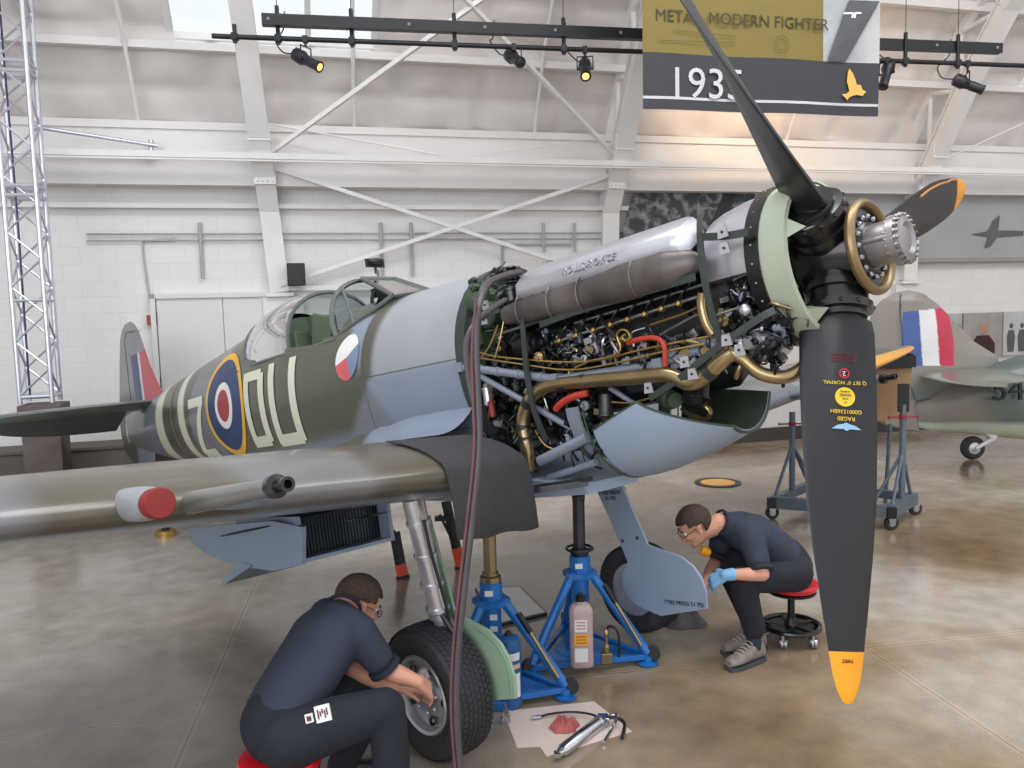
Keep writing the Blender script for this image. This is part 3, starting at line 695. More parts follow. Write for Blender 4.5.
# panel lines
line = mat('panel_line', (70, 74, 80), .6)
def pline(pts, wdt=.004):
    for a, b in zip(pts[:-1], pts[1:]):
        n_ = max(1, int(abs(a[0] - b[0]) / .1 + abs(a[1] - b[1]) / .1))
        dx, dz = b[0] - a[0], b[1] - a[1]; L_ = math.hypot(dx, dz); px_, pz_ = -dz / L_ * wdt / 2, dx / L_ * wdt / 2
        quad([(a[0] - px_, a[1] - pz_), (b[0] - px_, b[1] - pz_), (b[0] + px_, b[1] + pz_), (a[0] + px_, a[1] + pz_)], 8, .0045, max(2, n_))
pline([(-1.88, -.10), (-2.7, -.09)]); pline([(-1.88, -.46), (-3.1, -.5)]); pline([(-2.72, .36), (-2.72, -.5)], .003); pline([(-6.3, .3), (-6.3, -.3)], .01); pline([(-5.5, .3), (-5.5, -.4)], .003)
rounY, rounB, rounR = mat('insignia_yellow', (232, 176, 36), .4), mat('insignia_blue', (38, 62, 104), .42), mat('insignia_red', (158, 60, 66), .45)
fus = sp(mb, 'fuselage', [paint, rounY, rounB, whitep, rounR, cream, mat('insignia_red_light', (206, 92, 100), .4), mat('insignia_blue_grey', (120, 135, 165), .4), line], angle=60)
TY, TZ = -.165, -.53
# firewall + rim
mb = MB(); r1 = [fpt(-1.86, 2 * PI * i / 48, .012) for i in range(48)]
sec_ = lambda x, off: [fpt(x, 2 * PI * i / 48, off) - V((fpt(x, 0).x - x, 0, 0)) for i in range(48)]
mb.loft([[V((-1.90, p.y, p.z)) for p in sec_(-1.86, -.01)], [V((-1.90, p.y, p.z)) for p in sec_(-1.86, .008)], [V((-1.82, p.y, p.z)) for p in sec_(-1.86, .008)], [V((-1.82, p.y, p.z)) for p in sec_(-1.86, -.03)], [V((-1.90, p.y, p.z)) for p in sec_(-1.86, -.04)]], 0, cap=False)
fr_ = sp(mb, 'cowl_frame_ring', straps)
mb = MB(); mb.loft([[V((-1.93, p.y * .97, p.z * .97)) for p in sec_(-1.86, 0)], [V((-1.89, p.y * .96, p.z * .96)) for p in sec_(-1.86, 0)]])
mb.text('AR614', M4((-1.882, TY, TZ), (0, 1, 0), (0, 0, 1)), .085, 1, .001)
sp(mb, 'firewall', [engg, mat('firewall_lettering', (170, 174, 168), .5)])

# cockpit interior
mb = MB(); ck = mat('cockpit_green', (82, 98, 76), .55)
mb.box((-3.62, 0, -.1), (1.1, .74, .03)); mb.box((-4.2, 0, .05), (.03, .7, .5)); mb.prism([V((-4.2, .36 * math.cos(q), .2 + .34 * math.sin(q))) for q in [PI * i / 12 for i in range(13)]], V((.03, 0, 0)))
for s1 in (-1, 1): mb.box((-3.62, s1 * .375, .04), (1.1, .02, .28))
sp(mb, 'cockpit_tub', ck)
mb = MB(); mb.box((-4.0, 0, .1), (.06, .40, .6)); mb.box((-3.75, 0, -.02), (.4, .42, .05)); mb.box((-3.9, 0, .42), (.09, .2, .16)); st_ = sp(mb, 'pilot_seat', [ck], bevel=.01)
mb = MB(); mb.box((-3.42, -.30, .27), (.24, .02, .3), R=Matrix.Rotation(.3, 3, 'Y')); sp(mb, 'cockpit_side_door', ck, bevel=.01)
mb = MB(); mb.prism([V((-3.02, .38 * math.cos(q), .08 + .33 * math.sin(q))) for q in [PI * i / 12 for i in range(13)]], V((.03, 0, 0)))
for i in range(6): mb.lathe((-2.97, -.24 + .16 * (i % 4), .3 - .14 * (i // 4)), (-1, 0, 0), [(.05, 0), (.05, .012), (.04, .014)], n=16)
mb.tube([V((-3.08, .09 * math.sin(a), .44 + .09 * math.cos(a))) for a in [i * PI / 8 for i in range(17)]], .012, n=6); mb.box((-3.05, 0, .5), (.14, .12, .06))
sp(mb, 'instrument_panel', mat('panel_black', (30, 32, 32), .5))

# windscreen : curved side quarterlights + flat armoured front
AB, AT = [(-3.12, .36, .22), (-3.12, .36, .22)], None
def arch(x0, x1, w0, zt, zb, n=17, sq=1.0):
    return [V((x0 + (x1 - x0) * (math.sin(PI * i / (n - 1)) ** .8), w0 * math.cos(PI * i / (n - 1)) * (1 if sq == 1 else 1), zb + (zt - zb) * math.sin(PI * i / (n - 1)) ** .85)) for i in range(n)]
A1 = arch(-3.12, -3.26, .37, .625, .22)
fw_ = mat('canopy_frame', (96, 102, 100), .4, .1)
FT = [V((-3.10, -.13, .60)), V((-3.10, .13, .60))]; FB = [V((-2.68, -.2, .40)), V((-2.68, .2, .40))]
mb = MB(); mb.tube(A1, .017, n=6, sm=0)
mb.tube([FT[0], FT[1]], .014, n=6, sm=0); mb.tube([FT[0], FB[0]], .016, n=6, sm=0); mb.tube([FT[1], FB[1]], .016, n=6, sm=0); mb.tube([FB[0], V((-2.62, 0, .41)), FB[1]], .016, n=6)
side_bot = [V((-3.12, -.37, .22)), V((-2.95, -.345, .27)), V((-2.8, -.28, .33)), FB[0]]
for q in (-1, 1): mb.tube([V((p.x, p.y * -q, p.z)) for p in side_bot], .015, n=6)
mb.tube([V((-2.93, -.345, .26)), V((-3.17, -.245, .55))], .010, n=6, sm=0); mb.tube([V((-3.10, 0, .61)), V((-3.1, 0, .66))], .01)
sp(mb, 'windscreen_frame', fw_)
mb = MB()
mb.add([FT[0], FT[1], FB[1], FB[0]], [(0, 1, 2, 3)])
for q in (-1, 1):
    top = [V((A1[8].x, 0, A1[8].z))] ; pts_b = [V((p.x, p.y * -q, p.z)) for p in side_bot]
    A = [V((p.x, p.y, p.z)) for p in (A1[8:] if q == 1 else A1[8::-1])]
    a = [A[8], A[6], A[4], A[2], A[1]]; ftc = FT[0] if q == 1 else FT[1]
    n_ = 4
    b = [pts_b[0], pts_b[1], pts_b[2], pts_b[3], ftc]
    fs_ = []
    vs = a + b; mb.add(vs, [(0, 5, 6, 1), (1, 6, 7, 2), (2, 7, 8, 3), (3, 8, 9, 4)])
    mb.add([A[0], A[1], ftc], [(0, 1, 2)])
sp(mb, 'windscreen_glass', plex, smooth_=True, angle=50)
mb = MB(); mb.beam((-3.12, -.07, .71), (-3.12, .07, .71), .02, .055); mb.bar((-3.12, 0, .64), (-3.12, 0, .70), .01); mb.ball((-3.1, 0, .715), (.03, .06, .025)); sp(mb, 'rear_view_mirror', blkpl)
# sliding hood pushed back : blown glass + frames
def hood_ring(x, wdt, zt, zb=.21, n=19):
    return [V((x - .0 * math.sin(PI * i / (n - 1)), wdt * math.cos(PI * i / (n - 1)) if True else 0, zb + (zt - zb) * math.sin(PI * i / (n - 1)) ** .72)) for i in range(n)]
HR = [(-3.74, .385, .645), (-3.86, .40, .67), (-4.02, .405, .68), (-4.2, .40, .672), (-4.36, .385, .645), (-4.5, .36, .60)]
rings = [hood_ring(x, w1, z1) for x, w1, z1 in HR]
mb = MB(); mb.loft(rings, 0, cap=False, closed=False); hood = sp(mb, 'sliding_hood_glass', plex, angle=80)
mb = MB(); mb.tube(rings[0], .015, n=6, sm=0); mb.tube(rings[-1], .014, n=6, sm=0)
for q in (0, -1): mb.tube([r[q] for r in rings], .014, n=6)
mb.tube([V((-4.6, -.38, .2)), V((-3.1, -.39, .205))], .013, n=6, sm=0)
sp(mb, 'sliding_hood_frame', fw_, hood)

# fin + rudder
FIN = [(-.46, -7.95, -8.05), (-.40, -7.8, -8.35), (-.2, -7.7, -8.74), (0, -7.55, -8.8), (.2, -7.28, -8.78), (.3, -7.18, -8.74), (.4, -7.36, -8.7), (.66, -7.56, -8.6), (.9, -7.68, -8.5), (1.07, -7.78, -8.42), (1.16, -7.88, -8.32), (1.21, -8.0, -8.2)]
def lut(T, z):
    for a, b in zip(T[:-1], T[1:]):
        if a[0] <= z <= b[0]: t = (z - a[0]) / (b[0] - a[0]); return a[1] + (b[1] - a[1]) * t, a[2] + (b[2] - a[2]) * t
    return T[-1][1:] if z > T[-1][0] else T[0][1:]
def fincol(x, z):
    c = mixc(UG, SG, ss(z - .4, .3)); c = mixc(c, OD, ss(min(.42 - z, -8.22 - x + .2 * z), .06) if z < .6 else 0)
    c = mixc(c, OG, .4 * ss(z - .7, .2))
    if .18 < z < .84:
        if -8.12 < x < -7.885: c = srgb(46, 66, 118)
        elif -7.885 <= x < -7.825: c = srgb(225, 225, 228)
        elif -7.825 <= x < -7.3: c = srgb(196, 72, 80)
    return c
mb = MB(); vs = []; cols = []; NZ, NX_ = 100, 150
for side in (-1, 1):
    for j in range(NZ + 1):
        z = -.46 + 1.67 * j / NZ; le, te = lut(FIN, z)
        for i in range(NX_ + 1):
            u = i / NX_; x = le + (te - le) * u; t = .055 * (1 - .5 * max(0, z)) * 2.6 * (.2969 * u ** .5 - .126 * u - .3516 * u * u + .2843 * u ** 3 - .1015 * u ** 4)
            if z > 1.1: t *= max(0, (1.215 - z) / .115) ** .5
            vs.append(V((x, side * t, z))); cols.append(fincol(x, z))
o_ = (NZ + 1) * (NX_ + 1); fs = []
for j in range(NZ):
    for i in range(NX_):
        a = j * (NX_ + 1) + i; q = (a, a + 1, a + NX_ + 2, a + NX_ + 1); fs.append(q); fs.append(tuple(o_ + z for z in q[::-1]))
mb.add(vs, fs, 0, cols)
sp(mb, 'tail_fin', paint, angle=60)
mb = MB()
for side in (-1, 1): mb.tube([V((-8.12, side * .062, .3)), V((-8.12, side * .05, 1.0)), V((-8.1, side * .03, 1.1)), V((-7.8, side * .035, 1.07))], .004, n=4, sm=0)
sp(mb, 'rudder_hinge_line', line)
# tailplanes (upper surface dark, elevators drooped)
for side, nm in ((-1, 'tailplane'), (1, 'tailplane')):
    mb = MB(); el = MB(); n = 20
    def st(v): return (1 - (v ** 2.6)) ** .5
    R1, R2 = [], []
    for j in range(n + 1):
        v = j / n * .985; y = side * (.1 + 1.5 * v); c_ = st(v); le = -7.22 - .28 * v * v - .42 * (1 - c_); hg = -7.92; te = hg - .46 * c_
        r = []
        for (u, t) in [(1, .0), (.93, .02), (.6, .045), (.25, .05), (0, .042)]: r.append(V((hg + (le - hg) * u, y, .24 + t)))
        for (u, t) in [(0, -.042), (.25, -.05), (.6, -.045), (.93, -.02)]: r.append(V((hg + (le - hg) * u, y, .24 + t)))
        R1.append(r)
        dr_ = math.tan(math.radians(24))
        R2.append([V((hg - .01, y, .24 + .035)), V((te, y, .24 - (hg - te) * dr_ + .004)), V((te, y, .24 - (hg - te) * dr_ - .004)), V((hg - .01, y, .24 - .035))])
    mb.col = srgb(92, 100, 98); el.col = srgb(78, 86, 84)
    mb.loft(R1); el.loft(R2[1:])
    if side == -1: el.col = srgb(84, 92, 90)
    tp = sp(mb, 'tailplane', paint, angle=50); sp(el, 'elevator', paint, tp, angle=50)

# wings
XS = -2.04
def wing_sec(a, n=30):
    """a = |y| ; returns upper+lower list of (x,z) from TE over top to LE to TE"""
    v = min(.9995, (a - .0) / 5.61); c = 2.5 * math.sqrt(max(1e-4, 1 - v ** 2.25)); le = XS + .275 * c; te = le - c
    tc = .132 - .06 * v; zc = -.70 + (a - .5) * .075 if a > .5 else -.70
    tw = math.radians(1.5 - 2.2 * v)
    pts = []
    def T(u): return 5 * tc * (.2969 * u ** .5 - .126 * u - .3516 * u * u + .2843 * u ** 3 - .1036 * u ** 4)
    def camb(u): return .02 * (2 * .3 * u - u * u) / .09 if u < .3 else .02 * (.4 + .6 * u - u * u) / .49
    us = [.5 * (1 - math.cos(PI * i / n)) for i in range(n + 1)]
    for u in us[::-1]: pts.append((le - u * c, zc + c * (camb(u) + T(u)) + (0.25 - u) * c * math.sin(tw), u, 1))
    for u in us[1:]: pts.append((le - u * c, zc + c * (camb(u) - T(u)) + (.25 - u) * c * math.sin(tw), u, -1))
    return pts
def wcol(x, a, u, up, side):
    n = noise.noise(V((x * .8 + side, a * .9, 1.7)))
    c = mixc(OG, OD, ss(n - .03 + .25 * math.sin(a * 2.1 + 1.2), .05))
    if side < 0: c = mixc(srgb(124, 124, 126), srgb(98, 92, 78), max(ss(min(2.44 + n * .2 - a, a - 1.85 + n * .2), .05), ss(1.25 + n * .4 - a, .05)))
    c = tuple(q * .74 for q in c)
    if up < 0: c = mixc(c, UG, ss(u - .035, .01))
    if u < .045 and a > 2.75 and side > 0: c = srgb(226, 160, 50)
    return c
def wing(side):
    mb = MB(); rings = []; cols = []; ys = [.54 + i * .055 for i in range(94)]
    ys = [y for y in ys if y < 5.58] + [5.58, 5.6, 5.608]
    for a in ys:
        r = []
        for (x, z, u, up) in wing_sec(a): r.append(V((x, side * a, z))); cols.append(wcol(x, a, u, up, side))
        rings.append(r)
    mb.loft(rings, cols=cols, cap=True)
    o = sp(mb, 'wing', paint, angle=60); return o
wS, wP = wing(-1), wing(1)
# wing root fillets
for side, wg in ((-1, wS), (1, wP)):
    mb = MB(); vs = []; fs = []; n = 30
    for i in range(n + 1):
        x = -1.42 - i / n * 2.7; 
        top = max([p[1] for p in wing_sec(.72) if p[3] > 0 and abs(p[0] - x) < .12] or [-.7])
        zt = top + .13; q = fside(min(x, -1.87), zt - .02, 0)
        for k in range(7):
            t = k / 6; y = -(abs(q.y) if x < -1.86 else .36) * (1 - t) - .62 * t; z = zt + (top + .004 - zt) * (1 - (1 - t) ** 2.2)
            vs.append(V((x, -side * y, z)))
    for i in range(n):
        for k in range(6): a = i * 7 + k; fs.append((a, a + 1, a + 8, a + 7))
    mb.add([vs[i] for i in range(len(vs))], fs[6 * 5:], 0, [UG if v.x > -2.8 else OD for v in vs]); sp(mb, 'wing_fillet', paint, wg, angle=60)
# cannons
def nacelle(mbx, x0, x1, y, z, r0, r1, n=20, m=0):
    mbx.lathe((x0, y, z - .045), (1, 0, .055), [(r0, 0), (r0 + (r1 - r0) * .08, (x1 - x0) * .12), (r1 * 1.02, (x1 - x0) * .96), (r1 * .96, x1 - x0)], m, n)
for side in (-1, 1):
    wz = lambda a: -.70 + (a - .5) * .075
    ya, yb = 2.05, 2.235
    t = thing  # noqa
    mb = MB(); mb.col = srgb(112, 112, 110); x0 = -1.62
    nacelle(mb, x0, -.78, side * ya, wz(ya) + .045, .044, .026); mb.col = srgb(104, 112, 126); mb.ball((-1.15, side * (ya - .03), wz(ya) + .012), (.30, .032, .034), n=14)
    cn = sp(mb, 'cannon_fairing', paint, wS if side < 0 else wP)
    mb = MB(); z_ = wz(ya) + .045
    mb.lathe((-.79, side * ya, z_), (1, 0, .055), [(.03, 0), (.035, .01), (.035, .035), (.02, .04), (.02, .065), (.022, .07), (.022, .10), (.013, .10), (.013, .06)], n=20)
    part_ = sp(mb, 'cannon_muzzle', blackp, wS if side < 0 else wP)
    mb = MB(); mb.col = srgb(140, 144, 150); mb.lathe((-1.62, side * yb, wz(yb) + .025), (1, 0, 0), [(.055, 0), (.056, .3), (.052, .38), (.044, .40), (.042, .43)], n=24); sp(mb, 'cannon_stub', paint, wS if side < 0 else wP)
    mb = MB(); mb.lathe((-1.22, side * yb, wz(yb) + .025), (1, 0, 0), [(.044, -.01), (.047, .0), (.049, .055), (.045, .063), (.001, .065)], n=28); sp(mb, 'red_cap', redd, wS if side < 0 else wP)
mb = MB()   # gun ejection slots and rivets below
for (x, a) in [(-2.15, 1.55), (-2.05, .98)]: 
    mb = MB(); zz = -.70 + (a - .5) * .075 - .155
    mb.ball((x, -a, zz), (.03, .13, .006), n=10); sp(mb, 'ejection_slot', blackp, wS)
# radiators under the wings
def radiator(side, y0, y1, xf, xb, zt, dz):
    mb = MB(); ysd = [side * y0, side * y1]; n = 10
    # hollow duct shell: outer skin
    def prof(x):   # bottom z by x
        t = (xf - x) / (xf - xb); return zt(x) - dz * (math.sin(PI * min(1, .25 + t * .75)) ** .7 if t > .33 else 1) 
    xsn = [xf - (xf - xb) * i / 12 for i in range(13)]
    for yy, wdy in ((ysd[0], .02), (ysd[1], .02)):
        R_ = [[V((x, yy - wdy / 2, zt(x) + .05)), V((x, yy + wdy / 2, zt(x) + .05)), V((x, yy + wdy / 2, prof(x))), V((x, yy - wdy / 2, prof(x)))] for x in xsn]
        mb.loft(R_)
    R_ = [[V((x, ysd[0], prof(x))), V((x, ysd[1], prof(x))), V((x, ysd[1], prof(x) + .018)), V((x, ysd[0], prof(x) + .018))] for x in xsn]; mb.loft(R_)
    mb.col = (1, 1, 1); o = sp(mb, 'radiator_housing', blueg, wS if side < 0 else wP)
    mb = MB(); xm = xf - .12; mb.box((xm, side * (y0 + y1) / 2, zt(xm) - dz / 2 + .02), (.03, abs(y1 - y0) - .02, dz + .02)); 
    k = int(abs(y1 - y0) / .018)
    for i in range(k): mb.box((xm + .018, side * (y0 + (y1 - y0) * (i + .5) / k), zt(xm) - dz / 2 + .02), (.008, .004, dz), 1)
    sp(mb, 'radiator_matrix', [engb, mat('fin_grey', (74, 80, 90), .4, .4)], o)
    return o, prof
radiator(-1, .72, 1.24, -2.25, -2.95, lambda x: -.82, .175)
radiator(1, .85, 1.25, -2.3, -3.3, lambda x: -.78, .17)
mb = MB(); mb.col = UG; mb.prism([V((-2.72, -1.36, -.97)), V((-2.93, -1.38, -1.09)), V((-2.89, -1.38, -1.10)), V((-2.62, -1.34, -1.0))], V((0, .45, 0))); sp(mb, 'radiator_flap', blueg, wS)
mb = MB(); mb.prism([V((-2.2, -1.25, -.82)), V((-2.25, -1.25, -1.0)), V((-2.5, -1.28, -1.035)), V((-2.75, -1.36, -1.0)), V((-2.92, -1.44, -.93)), V((-3.02, -1.48, -.85)), V((-3.02, -1.48, -.78)), V((-2.4, -1.3, -.78))], V((0, .02, 0))); sp(mb, 'radiator_fairing', blueg, wS)

# undercarriage
def leg(side):
    dx = -.19 if side > 0 else -.025; ks = .88 if side > 0 else 1; dz = .03 if side > 0 else -.005
    top, ax = (V((-1.66, side * .97, -.74)), V((-1.78, side * .80, -1.61))) if side < 0 else (V((-2.13, .92, -.76)), V((-1.93, .84, -1.58)))
    mb = MB(); k1 = top.lerp(ax, .62)
    mb.bar(top, k1, .052, .045, n=16); mb.bar(k1, ax, .033, .033, 0, 16)
    for t in (.12, .3, .46, .6): p = top.lerp(ax, t); mb.bar(p, p + (ax - top) * .02, .057, n=16)
    for t in (.63, .78, .9): p = top.lerp(ax, t); mb.bar(p, p + (ax - top) * .03, .048, n=16)
    mb.bar(ax, ax - V((0, -side * .18, 0)), .03); lg = sp(mb, 'undercarriage_leg', silver, spit)
    mb = MB()
    a = top.lerp(ax, .64) + V((.05, 0, 0)); b = top.lerp(ax, .8) + V((.12, 0, 0)); c = top.lerp(ax, .95) + V((.04, 0, 0))
    for dy in (-.02, .02): mb.bar(a + V((0, dy, 0)), b, .012); mb.bar(b, c + V((0, dy, 0)), .012)
    mb.tube([top + V((.06, 0, -.1)), top.lerp(ax, .3) + V((.075, -.02, 0)), top.lerp(ax, .6) + V((.07, 0, 0)), ax + V((.06, 0, .1))], .008); sp(mb, 'torque_link', dsteel, lg)
    # wheel
    c0 = V((-1.79 + dx, side * .88, -1.65 + dz)); yax = V((0, side, -.02))
    wh = MB(); Rr = .31
    prof = [(.185, -.085), (.21, -.105), (.25, -.11), (.285, -.10), (.303, -.075), (.31, -.035), (.311, 0), (.31, .035), (.303, .075), (.285, .10), (.25, .11), (.21, .105), (.185, .085)]
    prof = [(a * ks, b) for a, b in prof]; wh.lathe(c0, yax, prof, n=56, cap=False)
    # tread blocks
    u_, v_ = basis(yax)
    for row, h in enumerate((-.075, -.05, -.025, 0, .025, .05, .075)):
        rr = lerp_list([.309, .312, .309], (h + .08) / .16) - (abs(h) > .06) * .004 - .312 * (1 - ks)
        for i in range(64):
            a_ = 2 * PI * (i + .5 * (row % 2)) / 64; d = u_ * math.cos(a_) + v_ * math.sin(a_); tt = -u_ * math.sin(a_) + v_ * math.cos(a_)
            R3 = Matrix((tt, yax, d)).transposed(); wh.box(c0 + yax * h + d * rr, (.02, .018, .008), R=R3)
    w_ = sp(wh, 'wheel', [rubber], spit)
    hb = MB(); hb.lathe(c0, yax, [(.19 * ks, -.08), (.19 * ks, .085), (.18 * ks, .095), (.165, .09), (.155, .05), (.12, .045), (.10, .06), (.06, .07), (.055, .09), (.03, .095), (.001, .095)], n=40); 
    for i in range(8): a_ = i * PI / 4; d = u_ * math.cos(a_) + v_ * math.sin(a_); hb.ball(c0 + d * .085 + yax * .07, .01, n=6)
    h_ = sp(hb, 'wheel_hub', silver, w_)
    for i in range(5):
        hb = MB(); a_ = i * 2 * PI / 5 + .4; d = u_ * math.cos(a_) + v_ * math.sin(a_); hb.ball(c0 + d * .13 + yax * .058, (.022, .012, .022), n=8); sp(hb, 'lightening_hole', blackp, w_)
    # fairing
    yq = side * .74
    out = [(-2.16, -.86), (-1.93, -.86), (-1.76, -1.32), (-1.66, -1.35), (-1.53, -1.385), (-1.45, -1.44), (-1.41, -1.5), (-1.39, -1.58), (-1.40, -1.68), (-1.60, -1.72), (-1.74, -1.75), (-1.89, -1.71), (-1.96, -1.68), (-2.0, -1.63), (-2.01, -1.56), (-1.99, -1.49), (-1.94, -1.43), (-2.04, -1.15)]
    mb = MB(); ins = -1 if side < 0 else 1
    if side < 0: out = [(-1.98, -.86), (-1.86, -.86), (-1.76, -1.32)] + out[3:-2] + [(-1.90, -1.43), (-1.95, -1.15)]
    P3 = [V((x, yq, z)) for x, z in out]
    mb.prism(P3, V((0, side * .015, 0)), 0)
    fa = sp(mb, 'wheel_fairing', [blueg if side > 0 else mat('primer_green', (142, 168, 142), .45, 0, .05)], spit, smooth_=False, bevel=.004)
    mb = MB()
    if side < 0:
        pr = [V((x, yq - .02, z)) for x, z in [(-1.96, -.88), (-1.88, -.88), (-1.80, -1.32), (-1.88, -1.36)]]; mb.prism(pr, V((0, -.04, 0)))
        mb.tube([V((-1.43, yq - .01, -1.67)), V((-1.42, yq - .01, -1.55)), V((-1.48, yq - .01, -1.45)), V((-1.62, yq - .01, -1.38))], .01)
        sp(mb, 'fairing_stiffener', mat('primer_green_dark', (122, 150, 124), .45), fa, smooth_=False, bevel=.006)
    else:
        mx = M4(fp(-1.56, yq - .004, -1.66), RP @ V((1, 0, 0)), RP @ V((0, 0, 1)))
        mb.text('TYRE PRESS 51 PSI', mx, .036, 0, .001); mb.text('TYRE PRESS', M4(fp(-2.0, yq - .004, -1.0), RP @ V((1, 0, 0)), RP @ V((0, 0, 1))), .035); mb.text('51 PSI', M4(fp(-2.0, yq - .004, -1.035), RP @ V((1, 0, 0)), RP @ V((0, 0, 1))), .035)
        part(mb, 'stencil', text_k, fa, smooth_=False)
        mb = MB()
        for (x, z) in [(-2.10, -.92), (-1.97, -.9), (-1.93, -.93), (-1.95, -1.30), (-1.83, -1.28)]: mb.ball((x, yq - .004, z), (.012, .008, .012), n=6)
        sp(mb, 'fastener', dsteel, fa)
    return
leg(-1); leg(1)

# propeller -------------------------------------------------------------
prop = MB(); PHI = math.radians(15.7)
mb = MB(); mb.lathe((-.13, 0, 0), (1, 0, 0), [(.09, -.12), (.13, -.02), (.14, .05), (.135, .2), (.11, .25), (.09, .27)], n=40)
for k in range(3):
    a = PHI + k * 2 * PI / 3; d = V((0, -math.sin(a), -math.cos(a)))
    mb.lathe((0, 0, 0), d, [(.10, .02), (.105, .12), (.118, .125), (.118, .15), (.105, .155), (.108, .20), (.122, .205), (.122, .235), (.10, .24), (.10, .26)], n=36)
    u_, v_ = basis(d)
    for i in range(12): t_ = 2 * PI * i / 12; mb.ball(d * .22 + (u_ * math.cos(t_) + v_ * math.sin(t_)) * .12, .011, n=6)
hubo = sp(mb, 'propeller_hub', blackp, spit)
mb = MB(); mb.tube([V((.0, -.2 * math.cos(t_) - .0, .16 + .02 * math.sin(t_))) for t_ in [i * PI / 6 for i in range(1)]] + [V((.02, -.13, .16)), V((.05, -.02, .21)), V((.02, .11, .2))], .01); sp(mb, 'hub_pipe', brass, hubo)
ST = [(.17, .085, .085, 0), (.24, .085, .083, 0), (.262, .20, .07, .6), (.275, .25, .062, .9), (.32, .27, .052, 1), (.5, .28, .036, 1), (.7, .285, .028, 1), (.95, .28, .022, 1), (1.15, .25, .018, 1), (1.35, .205, .014, 1), (1.47, .165, .011, 1), (1.49, .158, .0105, 1), (1.55, .13, .008, 1), (1.60, .095, .006, 1), (1.635, .05, .004, 1), (1.642, .02, .002, 1)]
for k in range(3):
    a = PHI + k * 2 * PI / 3; d = V((0, -math.sin(a), -math.cos(a))); tg = V((0, math.cos(a), -math.sin(a)))
    mb = MB(); rings = []
    S2 = []
    for s0, s1 in zip(ST[:-1], ST[1:]):
        m_ = 3 if s1[0] - s0[0] > .06 else 1
        for q in range(m_): t = q / m_; S2.append(tuple(s0[i] + (s1[i] - s0[i]) * t for i in range(4)))
    S2.append(ST[-1]); splits = []
    for (r, c_, t_, fl) in S2:
        th = math.radians(62 - 44 * min(1, max(0, r - .2) / 1.2) ** .75)     # twist, from the disc plane
        cd = tg * math.cos(th) + V((1, 0, 0)) * math.sin(th); nd = V((1, 0, 0)) * math.cos(th) - tg * math.sin(th)
        ring = []
        for i in range(28):
            q = 2 * PI * i / 28
            if fl < .1: p = cd * (c_ * math.cos(q)) + nd * (t_ * math.sin(q))
            else:
                xx = math.cos(q); yy = math.sin(q) * (1 - .35 * abs(xx) * fl) * (1 - .25 * fl * (xx < 0) * -xx)
                hw = c_ / 2 if fl >= .5 else c_ * (1 - fl) + c_ / 2 * fl
                p = cd * (hw * xx - .012 * fl) + nd * (t_ * yy * (.55 if (yy < 0) else 1.0))
            ring.append(d * r + p)
        rings.append(ring)
    ti = [i for i, s0 in enumerate(S2) if s0[0] >= 1.47][0]
    mb.loft(rings[:ti + 1], 0); mb.loft(rings[ti:], 1)
    bl = sp(mb, 'propeller_blade', [bladem, mat('blade_tip_yellow', (238, 158, 36), .42)], hubo, angle=50)
    r_ = .62; th = math.radians(62 - 44 * min(1, max(0, r_ - .2) / 1.2) ** .75)
    def face(r, off, cx=0):
        t2 = lerp_list([s0[2] for s0 in S2], 0)
        th = math.radians(62 - 44 * min(1, max(0, r - .2) / 1.2) ** .75); cd = tg * math.cos(th) + V((1, 0, 0)) * math.sin(th); nd = V((1, 0, 0)) * math.cos(th) - tg * math.sin(th)
        tt = [s0 for s0 in S2 if s0[0] >= r][0][2]
        return d * r + nd * (tt * .97 + off) + cd * cx, cd, nd
    if k == 0:
        def lab(r, txt, size, m, cx=0):
            p, cd, nd = face(r, .0065, cx); xa = -cd; M = M4(p, xa, nd.cross(xa)); mb.text(txt, M, size, m, .0006)
        mb = MB()
        for rr, m in ((.41, 1), (.422, 1), (.434, 1)): lab(rr, 'DO NOT PAINT', .013, m)
        lab(.517, 'Q SET 0° NORMAL', .019, 0); lab(.625, 'G0001536BH', .021, 0); lab(.651, 'RAG80', .022, 0)
        p, cd, nd = face(.57, .0035, 0); mb.lathe(p, nd, [(.036, -.003), (.036, .0015), (.001, .0016)], 0, 32)
        for rr, tx, sz in ((.550, 'NORMAL', .009), (.563, 'MODEL', .013), (.577, 'RG80', .009), (.590, 'RG', .008)):
            p, cd, nd = face(rr, .0055, 0); mb.text(tx, M4(p, -cd, nd.cross(-cd)), sz, 2, .0006)
        p, cd, nd = face(.482, .003, 0); mb.lathe(p, nd, [(.019, -.003), (.019, .002), (.014, .002), (.014, .0005)], 3, 28, False); 
        p, cd, nd = face(.482, .003, 0); mb.text('2', M4(p, -cd, nd.cross(-cd)), .026, 4, .0006)
        p, cd, nd = face(.69, .004, 0)
        for sg in (-1, 1): mb.prism([p + cd * (sg * .008), p + cd * (sg * .055), p + cd * (sg * .033) - d * .014, p + cd * (sg * .008) - d * .02], nd * .001, 5)
        mb.prism([p + cd * (math.cos(q) * .013) - d * (.009 + math.sin(q) * .015) for q in [i * PI / 6 for i in range(12)]], nd * .0015, 5)
        p, cd, nd = face(1.5, .002, -.02); mb.text('TWIST', M4(p, -cd, nd.cross(-cd)), .018, 2, .0006)
        mb.v = [fp(*p) for p in mb.v]; part(mb, 'blade_markings', [text_y, text_r, text_k, mat('mark_red', (190, 30, 46), .5), whitep, mat('wings_badge_blue', (140, 180, 205), .5)], bl, smooth_=False)
        # decals in the flat of the blade: nothing else
    elif k == 2:
        mb = MB(); pts = []
        for r in [.75 + .06 * i for i in range(13)]:
            p, cd, nd = face(min(r, 1.46), .001, 0); c_ = [s0 for s0 in S2 if s0[0] >= min(r, 1.46)][0][1]; pts.append(p + cd * (c_ * .40) - nd * .006)
